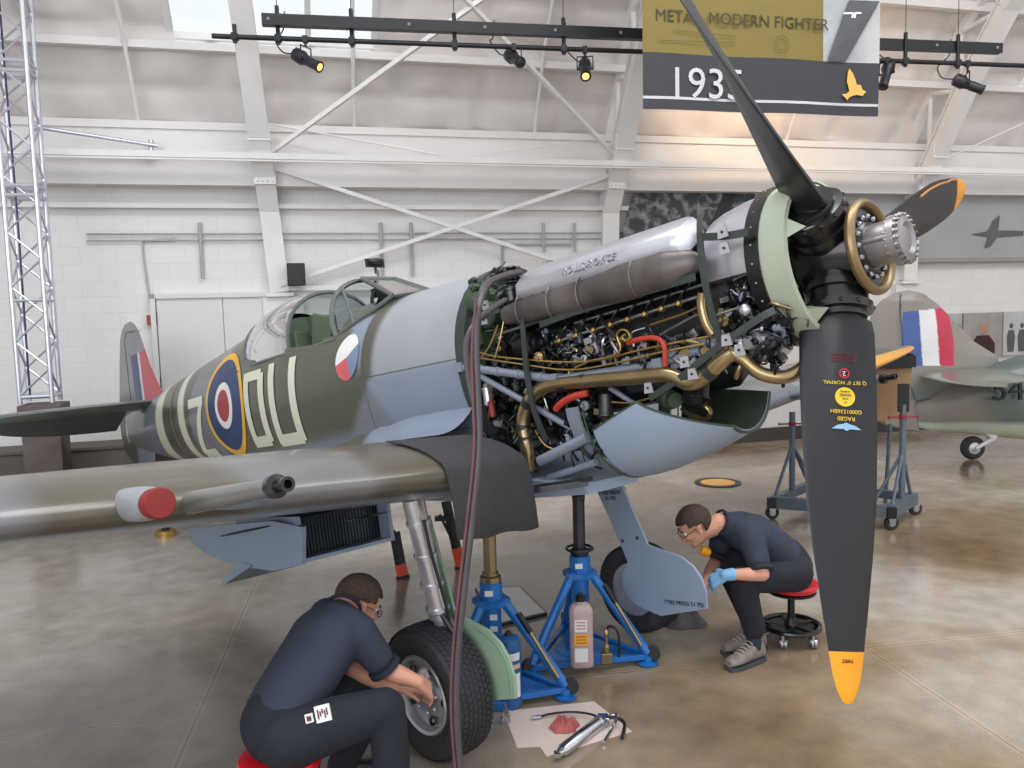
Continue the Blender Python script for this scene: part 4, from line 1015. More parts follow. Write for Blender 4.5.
        mb.tube(pts, .006, n=6); sp(mb, 'leading_edge_wear', mat('worn_edge', (170, 120, 72), .5), bl)
# counterweight ring, dome
mb = MB(); tor = [(.168 + .017 * math.cos(q), .13 + .02 * math.sin(q)) for q in [2 * PI * i / 12 for i in range(13)]]
mb.lathe((0, 0, 0), (1, 0, 0), tor, n=48, cap=False); mb.lathe((0, 0, 0), (1, 0, 0), [(.152, .115), (.152, .125), (.09, .13), (.09, .11)], 1, 48)
u_ = V((0, 1, 0)); v_ = V((0, 0, 1))
for i in range(16): q = 2 * PI * i / 16; mb.ball(V((.135, .115 * math.cos(q), .115 * math.sin(q))), .011, 2, n=8)
sp(mb, 'front_ring', [mat('ring_bronze', (140, 118, 84), .35, .6), blackp, steel], hubo)
mb = MB(); dome = mat('dome_metal', (158, 154, 156), .34, .7, .06)
mb.lathe((0, 0, 0), (1, 0, 0), [(.08, .1), (.082, .22), (.094, .222), (.094, .25), (.084, .252), (.083, .265), (.06, .272), (.045, .262), (.03, .265), (.001, .268)], n=44)
for i in range(22): q = 2 * PI * i / 22; c_ = V((.252, .089 * math.cos(q), .089 * math.sin(q))); mb.bar(c_ - V((.035, 0, 0)), c_ + V((.018, 0, 0)), .0055, n=6); mb.bar(c_, c_ + V((.009, 0, 0)), .009, n=6)
mb.bar((.12, -.085, .01), (.25, -.085, .01), .009)
sp(mb, 'pitch_dome', dome, hubo)
# spinner backplate
mb = MB(); mb.lathe((0, 0, 0), (1, 0, 0), [(.318, -.15), (.318, -.045), (.302, -.04), (.288, -.11), (.24, -.12), (.14, -.125), (.12, -.15)], n=72)
bp_ = sp(mb, 'spinner_backplate', ringg, spit)
mb = MB()
for i in range(6):
    mb = MB(); a = PHI + i * PI / 3 + .5; c_ = V((-.115, -.2 * math.sin(a), -.2 * math.cos(a))); mb.lathe(c_, (1, 0, 0), [(.04, 0), (.04, .006), (.001, .007)], n=24); sp(mb, 'backplate_hole', blackp, bp_)
mb = MB()
for k in range(3):
    for sg in (-.62, .62):
        a = PHI + k * 2 * PI / 3 + sg * .72; dd = V((0, -math.sin(a), -math.cos(a))); tg = V((0, math.cos(a), -math.sin(a)))
        mb = MB(); b_ = dd * .305 + V((-.05, 0, 0)); mb.add([b_ + tg * .045, b_ - tg * .045, dd * .24 + V((-.07, 0, 0)) + tg * .0, dd * .275 + V((.02, 0, 0))], [(0, 1, 2), (0, 3, 1), (1, 3, 2), (0, 2, 3)]); sp(mb, 'blade_gusset', ringg, bp_, smooth_=False)
mb = MB(); mb.lathe((0, 0, 0), (1, 0, 0), [(.25, -.21), (.326, -.208), (.328, -.15), (.25, -.148)], n=72, cap=False)
for i in range(28): q = 2 * PI * i / 28; mb.ball((-.178, .328 * math.cos(q), .328 * math.sin(q)), .005, 1, n=6)
sp(mb, 'nose_ring', [blackp, steel], spit)

# engine ---------------------------------------------------------------
eng = MB()
# crankcase: lofted sections
def rr(x, hw, zt, zb, r=.05): return [V((x, y, z)) for y, z in [(-hw, zb + r), (-hw + r, zb), (hw - r, zb), (hw, zb + r), (hw, zt - r), (hw - r, zt), (-hw + r, zt), (-hw, zt - r)]]
eng.loft([rr(-1.86, .2, .0, -.42), rr(-1.6, .26, .04, -.5), rr(-1.45, .25, .02, -.5), rr(-.62, .23, .0, -.45), rr(-.5, .2, .05, -.36), rr(-.32, .17, .12, -.2), rr(-.2, .12, .1, -.12)])
# banks
for sg in (-1, 1):
    n_ = V((0, sg * math.sin(math.radians(30)), math.cos(math.radians(30)))); sd = V((0, sg * math.cos(math.radians(30)), -math.sin(math.radians(30))))
    o0 = V((0, sg * .09, -.12)); R3 = Matrix((V((1, 0, 0)), sd, n_)).transposed()
    eng.box(o0 + n_ * .2 + V((-1.05, 0, 0)), (1.15, .2, .28), R=R3)
    for i in range(7): eng.box(o0 + n_ * .2 + V((-1.55 + i * .165, 0, 0)), (.02, .23, .3), R=R3)
engo = sp(eng, 'engine_block', engb, spit, bevel=.006)
n30 = V((0, -.5, .866)); s30 = V((0, -.866, -.5))
# rocker covers
for sg in (-1, 1):
    n_ = V((0, sg * .5, .866)); sd = V((0, sg * .866, -.5)); o0 = V((0, sg * .09, -.12)) + n_ * .335
    mb = MB(); prof = [(-.115, -.03), (-.12, -.01), (-.118, .035), (-.09, .075), (-.04, .088), (.04, .088), (.09, .075), (.118, .035), (.12, -.01), (.115, -.03)]
    rg = lambda x, k=1: [V((x, 0, 0)) + o0 + sd * (a * k) + n_ * (b * k) for a, b in prof]
    mb.loft([rg(-1.43, .9), rg(-1.41), rg(-.50), rg(-.47, .9)])
    rc = sp(mb, 'rocker_cover', silver, engo, angle=40)
    mb = MB()
    for i in range(12):
        x = -1.40 + i * .078; mb.lathe(V((x, 0, 0)) + o0 + sd * .122 - n_ * .0, sd, [(.012, -.01), (.012, .004), (.007, .01), (.001, .011)], 0, 8)
    mb.beam(V((-1.42, 0, 0)) + o0 + sd * .116 - n_ * .03, V((-.47, 0, 0)) + o0 + sd * .116 - n_ * .03, .02, .03)
    sp(mb, 'cover_nuts', dsteel, rc)
    if sg < 0:
        mb = MB(); c_ = V((-.93, 0, 0)) + o0 + sd * .103 + n_ * .058; up_ = (n_ * .6 - sd * .8).normalized()
        nn = V((1, 0, 0)).cross(up_).normalized()
        mb.text('ROLLS-ROYCE', Matrix.Identity(4) @ M4(c_ + nn * .012, (1, 0, 0), up_), .05, 0, .006)
        sp(mb, 'cast_lettering', silver, rc, smooth_=False)
# exhaust shroud: long tapering tube on the starboard side
def shroud(sg):
    mb = MB(); pts = [(-1.56, .34, .085, .036), (-1.45, .35, .082, .05), (-1.25, .355, .078, .056), (-1.0, .36, .075, .06), (-.75, .36, .08, .07), (-.55, .355, .085, .068), (-.44, .34, .088, .048), (-.39, .32, .09, .012)]
    P = smooth([V((p[0], sg * p[1], p[2] - .022)) for p in pts], 4); rings = []
    for i, p in enumerate(P):
        r = lerp_list([q[3] for q in pts], i / (len(P) - 1)) * (1 + .03 * math.sin(i * 1.3)); rings.append([p + V((0, .8 * r * math.cos(t), 1.15 * r * math.sin(t))) for t in [2 * PI * j / 20 for j in range(20)]])
    mb.loft(rings)
    o = sp(mb, 'exhaust_shroud', exh, engo)
    mb = MB()
    for x in (-1.42, -1.2, -.98, -.7): 
        q = min(P, key=lambda p: abs(p.x - x)); r = .066; mb.tube([q + V((0, .85 * r * math.cos(t), 1.2 * r * math.sin(t))) for t in [2 * PI * j / 20 for j in range(21)]], .004, n=5, sm=0)
    for i in range(6): x = -1.5 + i * .19; mb.tube([V((x, sg * .2, .06)), V((x, sg * .28, .05)), V((x + .02, sg * .33, .06))], .035, n=10)
    mb.beam((-1.66, sg * .33, -.02), (-.45, sg * .33, .03), .03, .012)
    sp(mb, 'exhaust_stubs', exh, o)
shroud(-1); shroud(1)
# helpers for pipes from survey points
def pp(pts): return [pf(u, v, y) for u, v, y in pts]
def pipe(name, pts, r, m, n=10, parent=engo, sm=5): mb = MB(); mb.tube(pp(pts), r, n=n, sm=sm); return sp(mb, name, m, parent)
main = pipe('coolant_pipe', [(529, 470, -.35), (527, 448, -.36), (523, 420, -.36), (531, 398, -.355), (550, 386, -.345), (590, 381, -.34), (640, 377, -.34), (668, 375, -.34), (690, 383, -.33), (706, 375, -.33), (722, 360, -.33), (733, 352, -.32)], .033, brass, 14)
pipe('coolant_pipe', [(728, 352, -.32), (740, 357, -.30), (760, 373, -.27), (785, 377, -.22), (805, 366, -.16), (815, 350, -.1)], .027, brass, 12)
mb = MB()
for (u, v, y, du, dv) in [(560, 385, -.335, 8, -1), (581, 382, -.335, 6, -1), (527, 406, -.357, 3, -6), (523, 424, -.36, 0, 6), (525, 436, -.36, 0, 6), (707, 374, -.33, 6, -5)]:
    mb = MB(); a, b = pf(u, v, y), pf(u + du, v + dv, y); mb.bar(a, b, .037, n=14); sp(mb, 'hose_joint', dsteel, main)
pipe('coolant_pipe', [(703, 293, -.33), (702, 305, -.33), (706, 322, -.33), (714, 335, -.33)], .022, brass, 12)
mb = MB()
mb.lathe(pf(523, 462, -.3), (0, .2, -1), [(.04, -.03), (.045, 0), (.045, .04), (.03, .05)], n=16); mb.tube(pp([(527, 468, -.3), (540, 462, -.3), (560, 452, -.28), (575, 445, -.25)]), .022)
sp(mb, 'pipe_elbow', brass, main)
pipe('red_hose', [(556, 409, -.34), (563, 402, -.35), (575, 396, -.35), (588, 393, -.33)], .017, redp)
pipe('red_hose', [(628, 343, -.35), (640, 339, -.36), (655, 338, -.36), (664, 345, -.36), (665, 366, -.35)], .011, redp)
# engine mount tubes
mb = MB()
for a, b, r in [((462, 367, -.4), (556, 379, -.34), .021), ((556, 379, -.34), (660, 364, -.31), .018), ((466, 368, -.4), (575, 430, -.3), .016), ((540, 461, -.35), (588, 437, -.33), .026), ((548, 478, -.3), (596, 462, -.28), .018), ((610, 388, -.28), (636, 405, -.26), .012), ((660, 364, -.31), (700, 350, -.3), .016)]:
    mb.bar(pf(*a), pf(*b), r, n=12)
for a in ((462, 367, -.4), (556, 379, -.34), (660, 364, -.31)): p = pf(*a); mb.box(p, (.05, .05, .05))
for t in (.2, .4, .62, .85):
    p, q = pf(462, 367, -.4), pf(556, 379, -.34); mb.bar(p.lerp(q, t), p.lerp(q, t + .025), .025, n=12)
sp(mb, 'engine_bearer', greyt, engo)
mb = MB(); a, b, c_, d_ = pf(740, 348, -.31), pf(655, 405, -.31), pf(697, 345, -.31), pf(620, 372, -.31)
mb.prism([pf(700, 338, -.3), pf(717, 335, -.3), pf(726, 345, -.3), pf(690, 358, -.3), pf(672, 372, -.3), pf(668, 360, -.3)], V((0, .012, 0)))
sp(mb, 'bearer_bracket', greyt, engo, smooth_=False, bevel=.003)
# cowl support frame (dark green straps)
def strap(pts, wdt=.028, th=.008):
    mb = MB(); P = smooth(pp(pts), 4); rg = []
    for i, p in enumerate(P):
        d = (P[min(i + 1, len(P) - 1)] - P[max(0, i - 1)]).normalized(); u = d.cross(V((0, 1, 0))).normalized() * wdt / 2; v = V((0, 1, 0)) * th / 2
        rg.append([p - u - v, p + u - v, p + u + v, p - u + v])
    mb.loft(rg); return sp(mb, 'cowl_strap', straps, engo)
strap([(713, 208, -.16), (701, 212, -.25), (700, 235, -.34), (703, 270, -.37), (710, 305, -.375), (717, 330, -.37), (722, 346, -.36)])
strap([(650, 398, -.35), (680, 378, -.36), (722, 344, -.37), (760, 318, -.36), (775, 310, -.345)])
strap([(522, 318, -.385), (524, 340, -.39), (527, 375, -.39), (534, 410, -.385), (546, 440, -.37)], .032)
strap([(470, 322, -.41), (500, 310, -.4)], .022)
strap([(540, 325, -.375), (575, 312, -.375), (640, 293, -.37), (695, 277, -.37)], .03)
strap([(700, 237, -.345), (725, 236, -.35), (748, 232, -.345)], .03)
strap([(472, 372, -.42), (463, 345, -.42)], .02)
mb = MB()
for (u, v, y) in [(722, 232, -.37), (724, 248, -.37), (726, 340, -.38), (739, 350, -.38), (684, 362, -.37), (692, 374, -.37), (648, 388, -.36), (485, 305, -.4), (484, 320, -.4), (519, 294, -.35)]:
    mb = MB(); p = pf(u, v, y); mb.prism([p + V((a, 0, b)) for a, b in [(-.024, -.022), (.024, -.022), (.017, .022), (-.017, .022)]], V((0, .006, 0)), 0); mb.ball(p + V((0, -.003, 0)), .006, 1, n=6); sp(mb, 'fastener_plate', [silver, blackp], engo, smooth_=False)
# header tank + front casing
mb = MB(); rgs = []
for x, r in [(-.46, .22), (-.44, .255), (-.40, .268), (-.30, .285), (-.19, .29)]:
    ro, ri = r, .16; arcs = [math.radians(a) for a in range(-8, 189, 7)]
    rgs.append([V((x, -ro * 1.04 * math.cos(a), ro * math.sin(a) + .02)) for a in arcs] + [V((x, -ri * math.cos(a), ri * math.sin(a) + .0)) for a in arcs[::-1]])
mb.loft(rgs); ht = sp(mb, 'header_tank', silver, engo)
mb = MB(); rgs = []
for x, r in [(-.46, .17), (-.34, .19), (-.22, .17)]: rgs.append([V((x, r * math.cos(t) * 1.0, r * math.sin(t) * 1.15 - .02)) for t in [2 * PI * j / 24 for j in range(24)]])
mb.loft(rgs); mb.lathe((-.2, -.19, -.1), (-1, 0, 0), [(.03, 0), (.045, .02), (.045, .16), (.03, .18)], n=16); mb.lathe((-.24, -.15, -.28), (-1, 0, 0), [(.03, 0), (.055, .02), (.055, .2), (.03, .22)], n=16); sp(mb, 'reduction_gear_case', engb, engo)
mb = MB(); mb.lathe(pf(757, 343, -.25), (-.25, -.9, .1), [(.05, -.14), (.053, -.12), (.053, 0), (.045, .012), (.03, .015), (.026, .05), (.012, .052)], n=20); mb.ball(pf(745, 310, -.3), (.025, .02, .025)); sp(mb, 'oil_filter', silver, engo)
# magneto, pumps and generators below
random.seed(11)
def cyl_unit(name, pos, ax, r, L_, m): 
    mb = MB(); mb.lathe(pos, ax, [(r * .6, -L_ * .5), (r, -L_ * .42), (r, L_ * .2), (r * 1.12, L_ * .22), (r * 1.12, L_ * .3), (r * .8, L_ * .34), (r * .5, L_ * .5)], n=18)
    for i in range(6): q = i * PI / 3; u_, v_ = basis(V(ax)); mb.ball(V(pos) + V(ax).normalized() * L_ * .3 + (u_ * math.cos(q) + v_ * math.sin(q)) * r * .95, .006, n=6)
    return sp(mb, name, m, engo)
cyl_unit('magneto', pf(530, 345, -.3), (1, -.2, 0), .06, .18, engb)
cyl_unit('magneto_cap', pf(540, 357, -.35), (.2, -1, 0), .022, .05, brass)
cyl_unit('generator', pf(575, 415, -.25), (1, 0, 0), .06, .26, engb)
cyl_unit('fuel_pump', pf(606, 408, -.27), (0, -.2, -1), .035, .14, dsteel)
cyl_unit('coolant_pump', pf(696, 392, -.2), (0, -.3, -1), .055, .12, engb)
cyl_unit('air_compressor', pf(595, 345, -.29), (0, -.4, 1), .022, .1, silver)
cyl_unit('starter', pf(560, 430, -.22), (1, 0, -.2), .05, .2, engb)
cyl_unit('governor', pf(512, 296, -.3), (0, 0, 1), .04, .12, blackp)
cyl_unit('fuel_filter', pf(488, 395, -.33), (0, 0, 1), .028, .12, silver)
cyl_unit('relief_valve', pf(492, 408, -.35), (0, 0, 1), .018, .1, mat('valve_red', (120, 40, 44), .4))
cyl_unit('hydraulic_tank', pf(482, 300, -.25), (0, 1, 0), .06, .2, engg)
# ignition harness, rails, brass lines
mb = MB()
mb.bar(pf(552, 343, -.32), pf(700, 296, -.30), .008); mb.bar(pf(575, 323, -.30), pf(705, 284, -.28), .007)
for i in range(8):
    u = 560 + i * 17; v = 341 - i * 5.3
    mb.tube(pp([(u, v, -.32), (u + 3, v - 10, -.34), (u + 9, v - 18, -.32), (u + 10, v - 26, -.30)]), .0055, 1, n=6)
    mb.lathe(pf(u, v, -.325), (0, -1, .3), [(.01, -.01), (.012, .0), (.012, .012), (.005, .016)], 2, 8)
sp(mb, 'ignition_harness', [steel, blackp, brassb], engo)
mb = MB()
L1 = [[(478, 352, -.38), (500, 357, -.38), (560, 362, -.36), (600, 360, -.35), (640, 350, -.35), (700, 338, -.33), (722, 335, -.33)],
      [(480, 358, -.38), (520, 364, -.38), (570, 370, -.36), (620, 362, -.35), (662, 352, -.35), (705, 344, -.33)],
      [(504, 320, -.36), (500, 340, -.38), (495, 358, -.39)], [(498, 325, -.34), (490, 345, -.37), (482, 357, -.38), (479, 358, -.38)],
      [(620, 345, -.36), (617, 335, -.36), (621, 330, -.37), (627, 331, -.37), (630, 337, -.37), (626, 341, -.37), (622, 337, -.37), (626, 334, -.37)],
      [(620, 343, -.36), (619, 352, -.36), (605, 358, -.36), (590, 361, -.36), (575, 368, -.36)],
      [(612, 402, -.3), (625, 403, -.3), (636, 402, -.3), (650, 398, -.3)], [(650, 325, -.3), (680, 315, -.3), (700, 306, -.3)],
      [(476, 372, -.41), (477, 400, -.41), (478, 440, -.4)], [(473, 365, -.41), (474, 395, -.41), (480, 420, -.4)], [(488, 420, -.33), (490, 400, -.35), (487, 385, -.36)], [(535, 430, -.3), (545, 445, -.3), (558, 450, -.28)]]
for l in L1: mb.tube(pp(l), .0045, n=6, sm=4)
sp(mb, 'brass_line', brassb, engo)
mb = MB()
for l in [[(660, 335, -.3), (690, 318, -.3), (700, 314, -.3)], [(712, 316, -.3), (745, 306, -.28)], [(590, 332, -.3), (605, 345, -.3)], [(533, 372, -.3), (545, 400, -.3), (552, 425, -.28)], [(570, 392, -.3), (565, 420, -.28), (572, 440, -.26)], [(731, 290, -.27), (740, 296, -.27), (755, 297, -.25)], [(733, 280, -.25), (750, 272, -.25)]]:
    mb.tube(pp(l), .005, n=6)
sp(mb, 'steel_line', steel, engo)
# dense accessory pipework and fittings behind the named parts
def clutter(name, box, cnt, mats_, seed, zone='plumb'):
    random.seed(seed); mb = MB(); (u0, v0, u1, v1, y0, y1) = box
    for i in range(cnt):
        u, v, y = random.uniform(u0, u1), random.uniform(v0, v1), random.uniform(y0, y1); m = random.choices(range(len(mats_)), weights=[9, 5, 2, 1.6, 1][:len(mats_)])[0]
        p = pf(u, v, y); k = random.random()
        if k < .45:
            q = [p]; d = V((random.uniform(-1, 1), random.uniform(-.2, .2), random.uniform(-1, 1))).normalized() * random.uniform(.04, .1)
            q.append(p + d * .5 + V((0, -.015, .01))); q.append(p + d); q.append(p + d + V((random.uniform(-.04, .04), .03, random.uniform(-.05, .05))))
            mb.tube(q, random.uniform(.003, .009), m, n=6, sm=3)
        elif k < .8:
            ax = random.choice([(1, 0, 0), (0, -1, .2), (0, 0, 1), (0, -1, 0)]); r = random.uniform(.008, .02); mb.lathe(p, ax, [(r * .6, -r * 1.5), (r, -r), (r, r * .4), (r * 1.3, r * .5), (r * 1.3, r), (r * .5, r * 1.2), (r * .45, r * 2)], m, n=8)
        else: mb.box(p, (random.uniform(.02, .05), .02, random.uniform(.015, .04)), m, R=Matrix.Rotation(random.uniform(-.6, .6), 3, 'Y'))
    o = sp(mb, name, mats_, engo); o['kind'] = 'stuff'; return o
cm = [engb, dsteel, steel, brass, greyt]
clutter('accessory_fittings', (478, 330, 600, 452, -.31, -.2), 420, cm, 3)
clutter('reduction_gear_fittings', (722, 290, 790, 365, -.29, -.12), 220, cm, 5)
clutter('supercharger_fittings', (468, 270, 530, 425, -.34, -.15), 150, [engg, dsteel, steel, brass, engb], 8)
clutter('oil_line_fittings', (560, 335, 730, 365, -.33, -.25), 120, [dsteel, steel, greyt, brass], 9)
mb = MB(); mb.tube(pp([(519, 268, -.05), (506, 270, -.2), (487, 280, -.33), (479, 300, -.43), (474, 335, -.45), (470, 380, -.45)]), .012)
sp(mb, 'breather_hose', hosem, engo)
mb = MB(); 
for i in range(7): mb.lathe(pf(511, 268 + i * 3.6, -.3), (0, 0, 1), [(.024, -.008), (.03, 0), (.024, .008)], n=16)
mb.lathe(pf(548, 258, 0.05), (0, 0, 1), [(.045, -.08), (.045, -.04), (.03, -.02), (.001, -.01)], 1, 20)
sp(mb, 'intake_bellows', [blackp, chrome], engo)
mb = MB(); mb.lathe(pf(486, 315, -.3), (0, -1, 0), [(.07, -.1), (.072, 0), (.06, .01), (.001, .012)], 0, 24); mb.box(pf(500, 350, -.1), (.2, .4, .5)); mb.box(pf(490, 400, 0), (.12, .5, .5)); sp(mb, 'oil_tank', engg, engo)
# lower cowling still fitted under the engine
XA, XB, NN = -1.08, -.50, 25
def cowl_pt(x, a, off=0):
    t = (x - XA) / (XB - XA)
    w1 = .37 - .14 * t * t; zb = -.815 + .165 * max(0, t) ** 1.5; zs = -.36
    return V((x, (w1 - off) * math.cos(a), zs + (zb - zs + off) * abs(math.sin(a)) ** .8))
def atop(x, near):
    t = (x - XA) / (XB - XA); zb = -.815 + .165 * t ** 1.5
    if near: zt = -.56 + .10 * t / .45 if t < .45 else -.46 - .16 * ((t - .45) / .55) ** .8
    else: zt = -.43 - .07 * t
    zt = max(zt, zb + .012)
    return math.asin(min(1, (-.36 - zt) / (-.36 - zb)) ** (1 / .8))
rings = []; rings2 = []
for k in range(21):
    x = XA + (XB - XA) * k / 20; aN, aF = atop(x, True), atop(x, False)
    angs = [PI + aN + (PI - aN - aF) * i / (NN - 1) for i in range(NN)]
    rings.append([cowl_pt(x, a) for a in angs]); rings2.append([cowl_pt(x, a, .012) for a in angs])
mb = MB(); mb.loft([a + b[::-1] for a, b in zip(rings, rings2)], 0)
for i, f in enumerate(mb.f):
    k = f[0] % (2 * NN)
    if len(f) == 4 and NN <= k < 2 * NN - 1: mb.m[i] = 1
lc = sp(mb, 'lower_cowling', [blueg, engg], spit, angle=50)
mb = MB(); mb.tube([r[0] + V((0, .008, .004)) for r in rings], .007, n=6); mb.tube([r[-1] for r in rings], .009, n=6); mb.tube(rings[-1], .008, n=6, sm=1); sp(mb, 'cowling_edge', engg, lc)
# curved grey former behind it
mb = MB(); rg = []
for i in range(28):
    a = PI + .12 + (PI - .24) * i / 27; p = cowl_pt(-1.22, a); p = V((p.x, p.y, -.36 + (p.z + .36) * (.76 / .80) )); e = V((0, math.cos(a), math.sin(a)))
    rg.append([p, p + V((.075, 0, 0)), p + V((.075, 0, 0)) - e * .012, p - e * .012])
mb.loft(rg); mb.tube([cowl_pt(-1.11, PI + .15 + (PI - .3) * i / 20) for i in range(21)], .004, 1, n=6); sp(mb, 'cowling_former', [greyt, engg], lc)
mb = MB(); mb.lathe(pf(670, 398, -.2), (.8, -.5, -.2), [(.04, -.06), (.048, -.05), (.048, .02), (.035, .03), (.035, .06)], 0, 14); sp(mb, 'drain_valve', engg, lc)
pipe('drain_pipe', [(688, 400, -.15), (700, 402, -.15), (710, 412, -.14), (705, 420, -.13), (690, 414, -.12), (682, 408, -.12)], .012, brass)
# belly between the legs
mb = MB(); mb.loft([[V((-1.2, y, z)) for y, z in [(-.34, -.80), (.1, -.80), (.05, -.85), (-.3, -.85)]], [V((-1.9, y, z)) for y, z in [(-.46, -.70), (.46, -.70), (.36, -.86), (-.36, -.86)]], [V((-2.6, y, z)) for y, z in [(-.46, -.70), (.46, -.70), (.36, -.84), (-.36, -.84)]]]); sp(mb, 'belly_panel', blueg, spit)
mb = MB(); mb.beam(V((-1.15, -.36, -.79)), V((-1.5, -.55, -.80)), .015, .028); mb.beam(V((-1.12, -.36, -.77)), V((-1.45, -.42, -.79)), .02, .02); sp(mb, 'hinge_strip', dsteel, spit)
# engine-side end of mat: black wing walk mat draped over the wing root
mat_m = mat('mat_black', (54, 54, 57), .8, 0, .1, 60, .5, 140)
rg = []
for j in range(14):
    a = .53 + j * .036; secp = [p for p in wing_sec(max(a, .5)) if p[3] > 0 and p[2] < .20]; P = [V((p[0] + (.012 if p[2] < .02 else 0), -a, p[1] + .014)) for p in secp]
    P = P + [P[-1] + V((.012, 0, -.07)), P[-1] + V((.014 + .006 * math.sin(j), 0, -.17)), P[-1] + V((.012, 0, -.285 - .006 * math.sin(j * .9)))]
    rg.append(P)
mb = MB(); n_ = len(rg[0]); mb.loft([r + [p - V((.004, 0, .006)) for p in r[::-1]] for r in rg])
mb.v = [fp(*p) for p in mb.v]
tag(mb.build('wing_mat', mat_m, angle=60), 'black non-slip mat draped over the leading edge at the wing root', 'mat')
# =================================================================== JACKS
def jack(cx, cy, ztop, yaw, label, stem_m, ring):
    t = thing('aircraft_jack', label, 'jack', (cx, cy, 0)); o = V((cx, cy, 0))
    mb = MB(); mb.bar(o + V((0, 0, .52)), o + V((0, 0, ztop)), .036, n=20); mb.lathe(o + V((0, 0, ztop)), (0, 0, 1), [(.037, -.03), (.039, -.02), (.039, 0), (.02, .006), (.02, .03)], n=20); part(mb, 'ram', stem_m, t)
    mb = MB()
    if ring:
        mb.tube([o + V((.078 * math.cos(a), .078 * math.sin(a), .665)) for a in [i * PI / 12 for i in range(25)]], .008, n=8, sm=0)
        for i in range(3): a = i * 2.094; mb.bar(o + V((0, 0, .655)), o + V((.076 * math.cos(a), .076 * math.sin(a), .665)), .006)
        mb.lathe(o, (0, 0, 1), [(.05, .625), (.055, .635), (.055, .655), (.045, .665)], n=24)
    else: mb.lathe(o, (0, 0, 1), [(.045, .62), (.058, .625), (.058, .655), (.045, .662), (.045, .675)], n=24)
    part(mb, 'lock_ring', brass if not ring else dsteel, t)
    mb = MB(); mb.lathe(o, (0, 0, 1), [(.05, .12), (.052, .13), (.052, .50), (.062, .505), (.062, .62), (.055, .625)], n=28)
    mb.prism([o + V((.105 * math.cos(yaw + i * PI / 3 + .15), .105 * math.sin(yaw + i * PI / 3 + .15), .50)) for i in range(6)], V((0, 0, .03))); part(mb, 'cylinder', blue, t)
    feet = []
    for i in range(3):
        a = yaw + i * 2 * PI / 3; d = V((math.cos(a), math.sin(a), 0)); A = o + d * .075 + V((0, 0, .51)); B = o + d * .40 + V((0, 0, .07))
        mb = MB(); mb.bar(A, B, .027, n=16); mb.box(A, (.05, .05, .05)); lg = part(mb, 'leg', blue, t)
        mb = MB(); mb.lathe(B + V((0, 0, -.065)), (0, 0, 1), [(.06, 0), (.062, .012), (.03, .02), (.03, .05)], n=24); part(mb, 'foot_pad', blue, lg)
        mb = MB(); sd = V((-d.y, d.x, 0)); mb.lathe(B + d * .03 - sd * .015, sd, [(.02, 0), (.042, .002), (.045, .012), (.042, .028), (.02, .03)], n=24); part(mb, 'wheel', rubber, lg); feet.append(B)
    mb = MB()
    for i in range(3):
        A, B = feet[i], feet[(i + 1) % 3]; mb.beam(A - V((0, 0, .02)), B - V((0, 0, .02)), .03, .03)
    mb.lathe(o, (0, 0, 1), [(.16, .045), (.16, .06), (.001, .061)], n=3 * 8); 
    C3 = [f_ * .0 + (o + (f_ - o) * .8) for f_ in feet]; mb.prism([V((p.x, p.y, .045)) for p in C3], V((0, 0, .01))); part(mb, 'base_plate', blue, t, bevel=.002)
    mb = MB(); p = o + V((-.01, -.062, .575)); mb.prism([p + V((a, 0, b)) for a, b in [(-.022, -.015), (.022, -.015), (.022, .015), (-.022, .015)]], V((0, -.003, 0))); 
    if ring:
        q = o + V((0, -.053, .40)); mb.prism([q + V((a, 0, b)) for a, b in [(-.022, -.02), (.022, -.02), (0, .022)]], V((0, -.003, 0)), 1); mb.box(q + V((0, -.004, 0)), (.004, .002, .018), 2)
        q = o + V((0, -.053, .30)); mb.box(q, (.03, .003, .03), 0)
    else:
        for k in range(5): mb.box(o + V((.012, -.054, .44 - k * .065)), (.04, .003, .03), 0)
    part(mb, 'sticker', [whitep, yel, text_k], t, smooth_=False)
    return t, o, feet
j1, o1, f1 = jack(.375, 4.75, .985, math.radians(-20), 'blue tripod jack with dark ram and hand ring, right of the other jack', dsteel, True)
j2, o2, f2 = jack(-.145, 4.32, .96, math.radians(-14), 'blue tripod jack with brass ram and collar, just right of the near wheel', mat('ram_brass', (150, 134, 102), .3, .7), False)
# pump handle bars on the jack legs
for (t_, o_, ft) in ((j2, o2, f2), (j1, o1, f1)):
    A = ft[0]; mb = MB(); u = (A - o_); u.z = 0; u.normalize(); s0 = V((-u.y, u.x, 0)) * -.04
    a_, b_ = o_ + u * .16 + s0 + V((0, 0, .47)), o_ + u * .37 + s0 + V((0, 0, .13))
    mb.bar(a_, a_.lerp(b_, .3), .016, m=1); mb.bar(a_.lerp(b_, .3), b_, .011); part(mb, 'pump_handle', [brass, blkpl], t_)
# blue gas cylinder with white labels next to the wheel
c = V((-.055, 4.15, .0)); t = thing('gas_cylinder', 'small blue upright cylinder with white labels in front of the left jack', 'cylinder', c)
mb = MB(); mb.lathe(c, (0, 0, 1), [(.056, .005), (.064, .015), (.064, .34), (.056, .372), (.028, .39)], n=28); part(mb, 'body', mat('cylinder_blue', (36, 92, 148), .35), t)
mb = MB(); mb.lathe(c, (0, 0, 1), [(.028, .387), (.02, .395), (.012, .41), (.001, .412)], n=16); part(mb, 'cap', blkpl, t)
mb = MB()
for z0, z1, m in ((.27, .31, 0), (.225, .25, 1), (.07, .2, 0)):
    vs = []; 
    for k in range(9): a = math.radians(-95 + k * 8); vs += [c + V((.065 * math.cos(a), .065 * math.sin(a), z0)), c + V((.065 * math.cos(a), .065 * math.sin(a), z1))]
    mb.add(vs, [(2 * k, 2 * k + 2, 2 * k + 3, 2 * k + 1) for k in range(8)], m)
part(mb, 'label', [whitep, mat('label_orange', (225, 190, 150), .5)], t)
